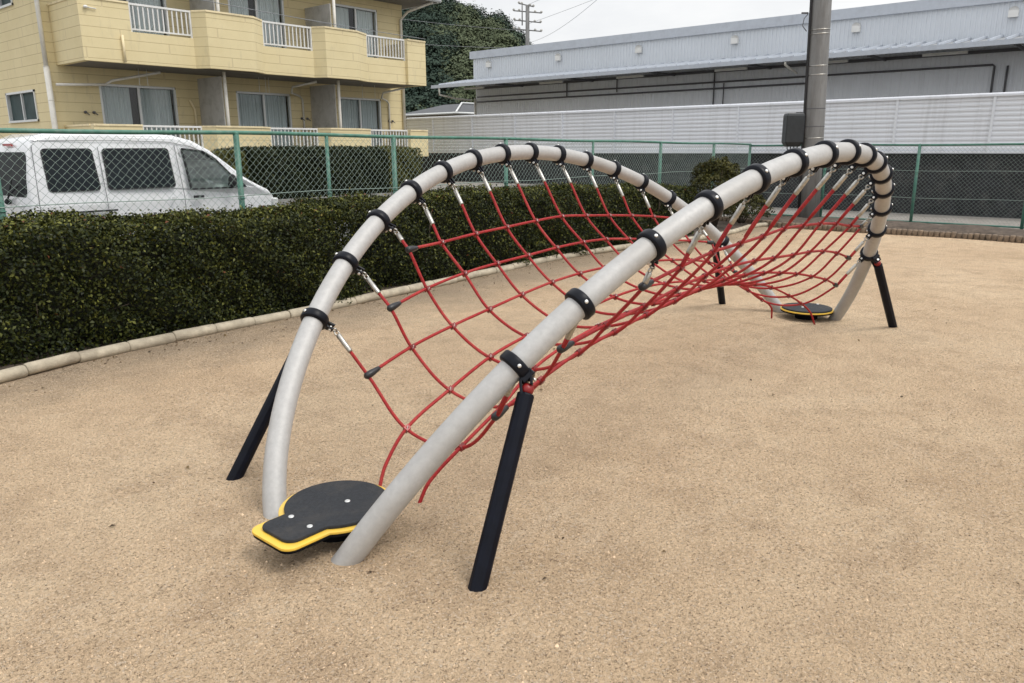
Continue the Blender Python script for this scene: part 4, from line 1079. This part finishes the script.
# ------------------------------------------------------------------ wooded hill
def hill_h(x, y): pass
hd = V((FW.x, FW.y, 0)).normalized(); hr = V((RR.x, RR.y, 0)).normalized()
def hpos(px, D): return V((CAM.x, CAM.y, 0)) + hd * D + hr * D * (px - 512) / 762.8
sky_px = [-200, 0, 200, 330, 400, 432, 470, 492, 503, 517, 530, 560, 620, 760]
sky_y = [95, 60, 35, 12, 5, 8, 20, 33, 31, 44, 60, 85, 112, 140]
def topz(px, D): return at_px(px, np.interp(px, sky_px, sky_y), D).z
D0, D1 = 95., 190.
g = MB(); NP, ND = 60, 16; vs = []
for j in range(ND + 1):
    t = j / ND
    for i in range(NP + 1):
        px = -200 + 960 * i / NP; D = D0 + (D1 - D0) * t
        zt_ = topz(px, 165.) - 6
        zz = -1 + (zt_ + 1) * math.sin(min(t / .75, 1.0) * math.pi / 2) ** 1.0 * (1 if t < .75 else 1 - (t - .75) * 1.2)
        p = hpos(px, D); vs.append((p.x, p.y, zz))
g.add(vs, [(j * (NP + 1) + i, j * (NP + 1) + i + 1, (j + 1) * (NP + 1) + i + 1, (j + 1) * (NP + 1) + i) for j in range(ND) for i in range(NP)], True)
tag(g.build('hill', M['hillsoil']), kind='structure')
Ps, Ns, Ts = [], [], []
for k in range(760):
    px = rng.uniform(375, 570) if k < 560 else rng.uniform(-100, 760); t = rng.uniform(.02, .80); D = D0 + (D1 - D0) * t
    zt_ = topz(px, 165.) - 6; base = -1 + (zt_ + 1) * math.sin(min(t / .75, 1.0) * math.pi / 2)
    p = hpos(px, D); r = rng.uniform(1.9, 3.5); hh = r * rng.uniform(1.1, 1.6)
    n = int(900 * (r / 3.4) ** 2)
    d = rng.normal(0, 1, (n, 3)); d /= np.linalg.norm(d, axis=1)[:, None]; d[:, 2] = np.where(d[:, 2] < -.55, -d[:, 2], d[:, 2])
    ph = rng.uniform(0, 6, 3)
    rad = .86 + .13 * np.sin(d[:, 0] * 6 + ph[0]) * np.sin(d[:, 1] * 6 + ph[1]) + .10 * np.sin(d[:, 2] * 8 + ph[2]) + rng.normal(0, .06, n)
    Pp = np.stack([p.x + d[:, 0] * rad * r, p.y + d[:, 1] * rad * r, base + 2.2 + d[:, 2] * rad * hh], 1)
    kind = rng.choice([.22, .38, .55, .80], p=[.40, .33, .17, .10]); 
    if px > 455 and px < 510 and t < .5: kind = .82
    Ps.append(Pp); Ns.append(d); Ts.append(np.clip(kind + rng.normal(0, .035, n) , 0, 1))
o = leaves('hill_forest', np.concatenate(Ps), np.concatenate(Ns), .40, M['forest'], None, np.concatenate(Ts), .14, .8)
tag(o, 'dense evergreen forest covering the hill beyond the houses', 'forest', kind='stuff')

# ------------------------------------------------------------------ distant power pole and overhead wires
q_ = at_px(527.5, 5, 60); tp = V((q_.x, q_.y, 0)); ztw = q_.z
tw = empty('power_pole', tp, 'distant slim power pole with four crossarms standing behind the warehouse', 'utility pole')
m = MB(); m.tube([(0, 0, -.1), (0, 0, ztw)], .2, 10, rs=[.20, .15]); m.tube([(-.42 * RR.x, -.42 * RR.y, ztw - 1.5), (-.42 * RR.x, -.42 * RR.y, ztw)], .05, 6); m.build('shaft', M['polec'], tw)
for k, (z, L) in enumerate(((ztw - .0, .55), (ztw - .5, 1.05), (ztw - 1.2, 1.0), (ztw - 1.85, 1.05))):
    m = MB(); a = V((RR.x, RR.y, 0)).normalized() + V((-.3, -.3, 0)); off = -.0 if k else -.1
    m.obox(a * (-L + off) + V((0, 0, z + .16)), a * (L + off) + V((0, 0, z - .16)), .08, .08)
    arm = m.build('crossarm', M['polec'], tw)
    m = MB()
    for e in (-L, -L * .6, L * .55, L): m.sph(a * (e + off) + V((0, 0, z + .08 - .16 * e / L)), .10, 8, 6)
    each(m, 'insulator', M['partition'], arm)
def wire(name, label, a, b, sag, r, k=24, group=None):
    a, b = V(a), V(b)
    pts = [a.lerp(b, i / k) - V((0, 0, sag * 4 * (i / k) * (1 - i / k))) for i in range(k + 1)]
    o = MB().tube(pts, r, 5).build(name, M['greycable'], None); return tag(o, label, 'cable', group)
topp = V((11.98, 3.40, 0)) + pt(8.6)
wire('overhead_wire', 'thin dark overhead wire crossing in front of the apartment balconies', (-14, 11.5, 5.6), (13.3, 16.3, 4.9), .35, .009)
tz = V((tp.x, tp.y, ztw))
wire('overhead_wire', 'upper faint overhead wire rising right from the top of the distant power pole', tz + V((0, 0, 0)), (40, -14, 26), 1.2, .012)
wire('overhead_wire', 'middle faint overhead wire rising right from the distant power pole', tz + V((0, 0, -1.4)), (40, -16, 24), 1.6, .012)
wire('overhead_wire', 'lowest faint overhead wire running right from the distant power pole to the near utility pole', tz + V((0, 0, -2.8)), topp, 1.0, .010)
wire('overhead_wire', 'lower of the two overhead wires crossing in front of the wooded hill', tz + V((0, 0, -3.2)), (8, 46, 10.0), .8, .014)
wire('overhead_wire', 'upper of the two overhead wires crossing in front of the wooded hill', tz + V((0, 0, -1.9)), (6, 48, 12.5), .8, .014)

# ------------------------------------------------------------------ light
w = bpy.data.worlds.new('World'); scene.world = w; w.use_nodes = True; nt = w.node_tree
bg = nt.nodes['Background']; sky = nt.nodes.new('ShaderNodeTexSky'); sky.sky_type = 'NISHITA'; sky.sun_disc = False
SUN_EL, SUN_AZ = 58, 165
sky.sun_elevation = R(SUN_EL); sky.sun_rotation = R(SUN_AZ); sky.air_density = 1.0; sky.dust_density = 3.0
tc = nt.nodes.new('ShaderNodeTexCoord'); mp = nt.nodes.new('ShaderNodeMapping'); mp.inputs['Scale'].default_value = (1, 1, 3)
nt.links.new(tc.outputs['Generated'], mp.inputs[0])
cn = noise(nt, 2.2, 8, .6, mp.outputs[0])
cl = ramp(nt, cn, [(.3, (.82, .835, .86)), (.5, (.95, .955, .96)), (.72, (1.06, 1.055, 1.04))])
sp = nt.nodes.new('ShaderNodeSeparateXYZ'); nt.links.new(tc.outputs['Generated'], sp.inputs[0])
grad = ramp(nt, sp.outputs[2], [(0, (8.2, 8.2, 8.15)), (.22, (8.3, 8.3, 8.3)), (.6, (10.5, 10.6, 10.8)), (1, (12.5, 12.6, 12.9))])
cloud = mix(nt, cl, grad, 1.0, 'MULTIPLY')
nt.links.new(mix(nt, sky.outputs[0], cloud, .93), bg.inputs['Color']); bg.inputs['Strength'].default_value = .10
sl = bpy.data.lights.new('sun', 'SUN'); sl.energy = 1.5; sl.angle = R(24); sl.color = (1.0, .96, .90)
so = bpy.data.objects.new('sun', sl); col.objects.link(so)
az = R(SUN_AZ); sd = V((math.sin(az) * math.cos(R(SUN_EL)), math.cos(az) * math.cos(R(SUN_EL)), math.sin(R(SUN_EL))))
so.rotation_euler = sd.to_track_quat('Z', 'Y').to_euler(); so.location = (0, 0, 20)
vs_ = scene.view_settings; vs_.view_transform = 'Standard'; vs_.look = 'None'; vs_.exposure = .34; vs_.gamma = 1
scene.render.engine = 'CYCLES'
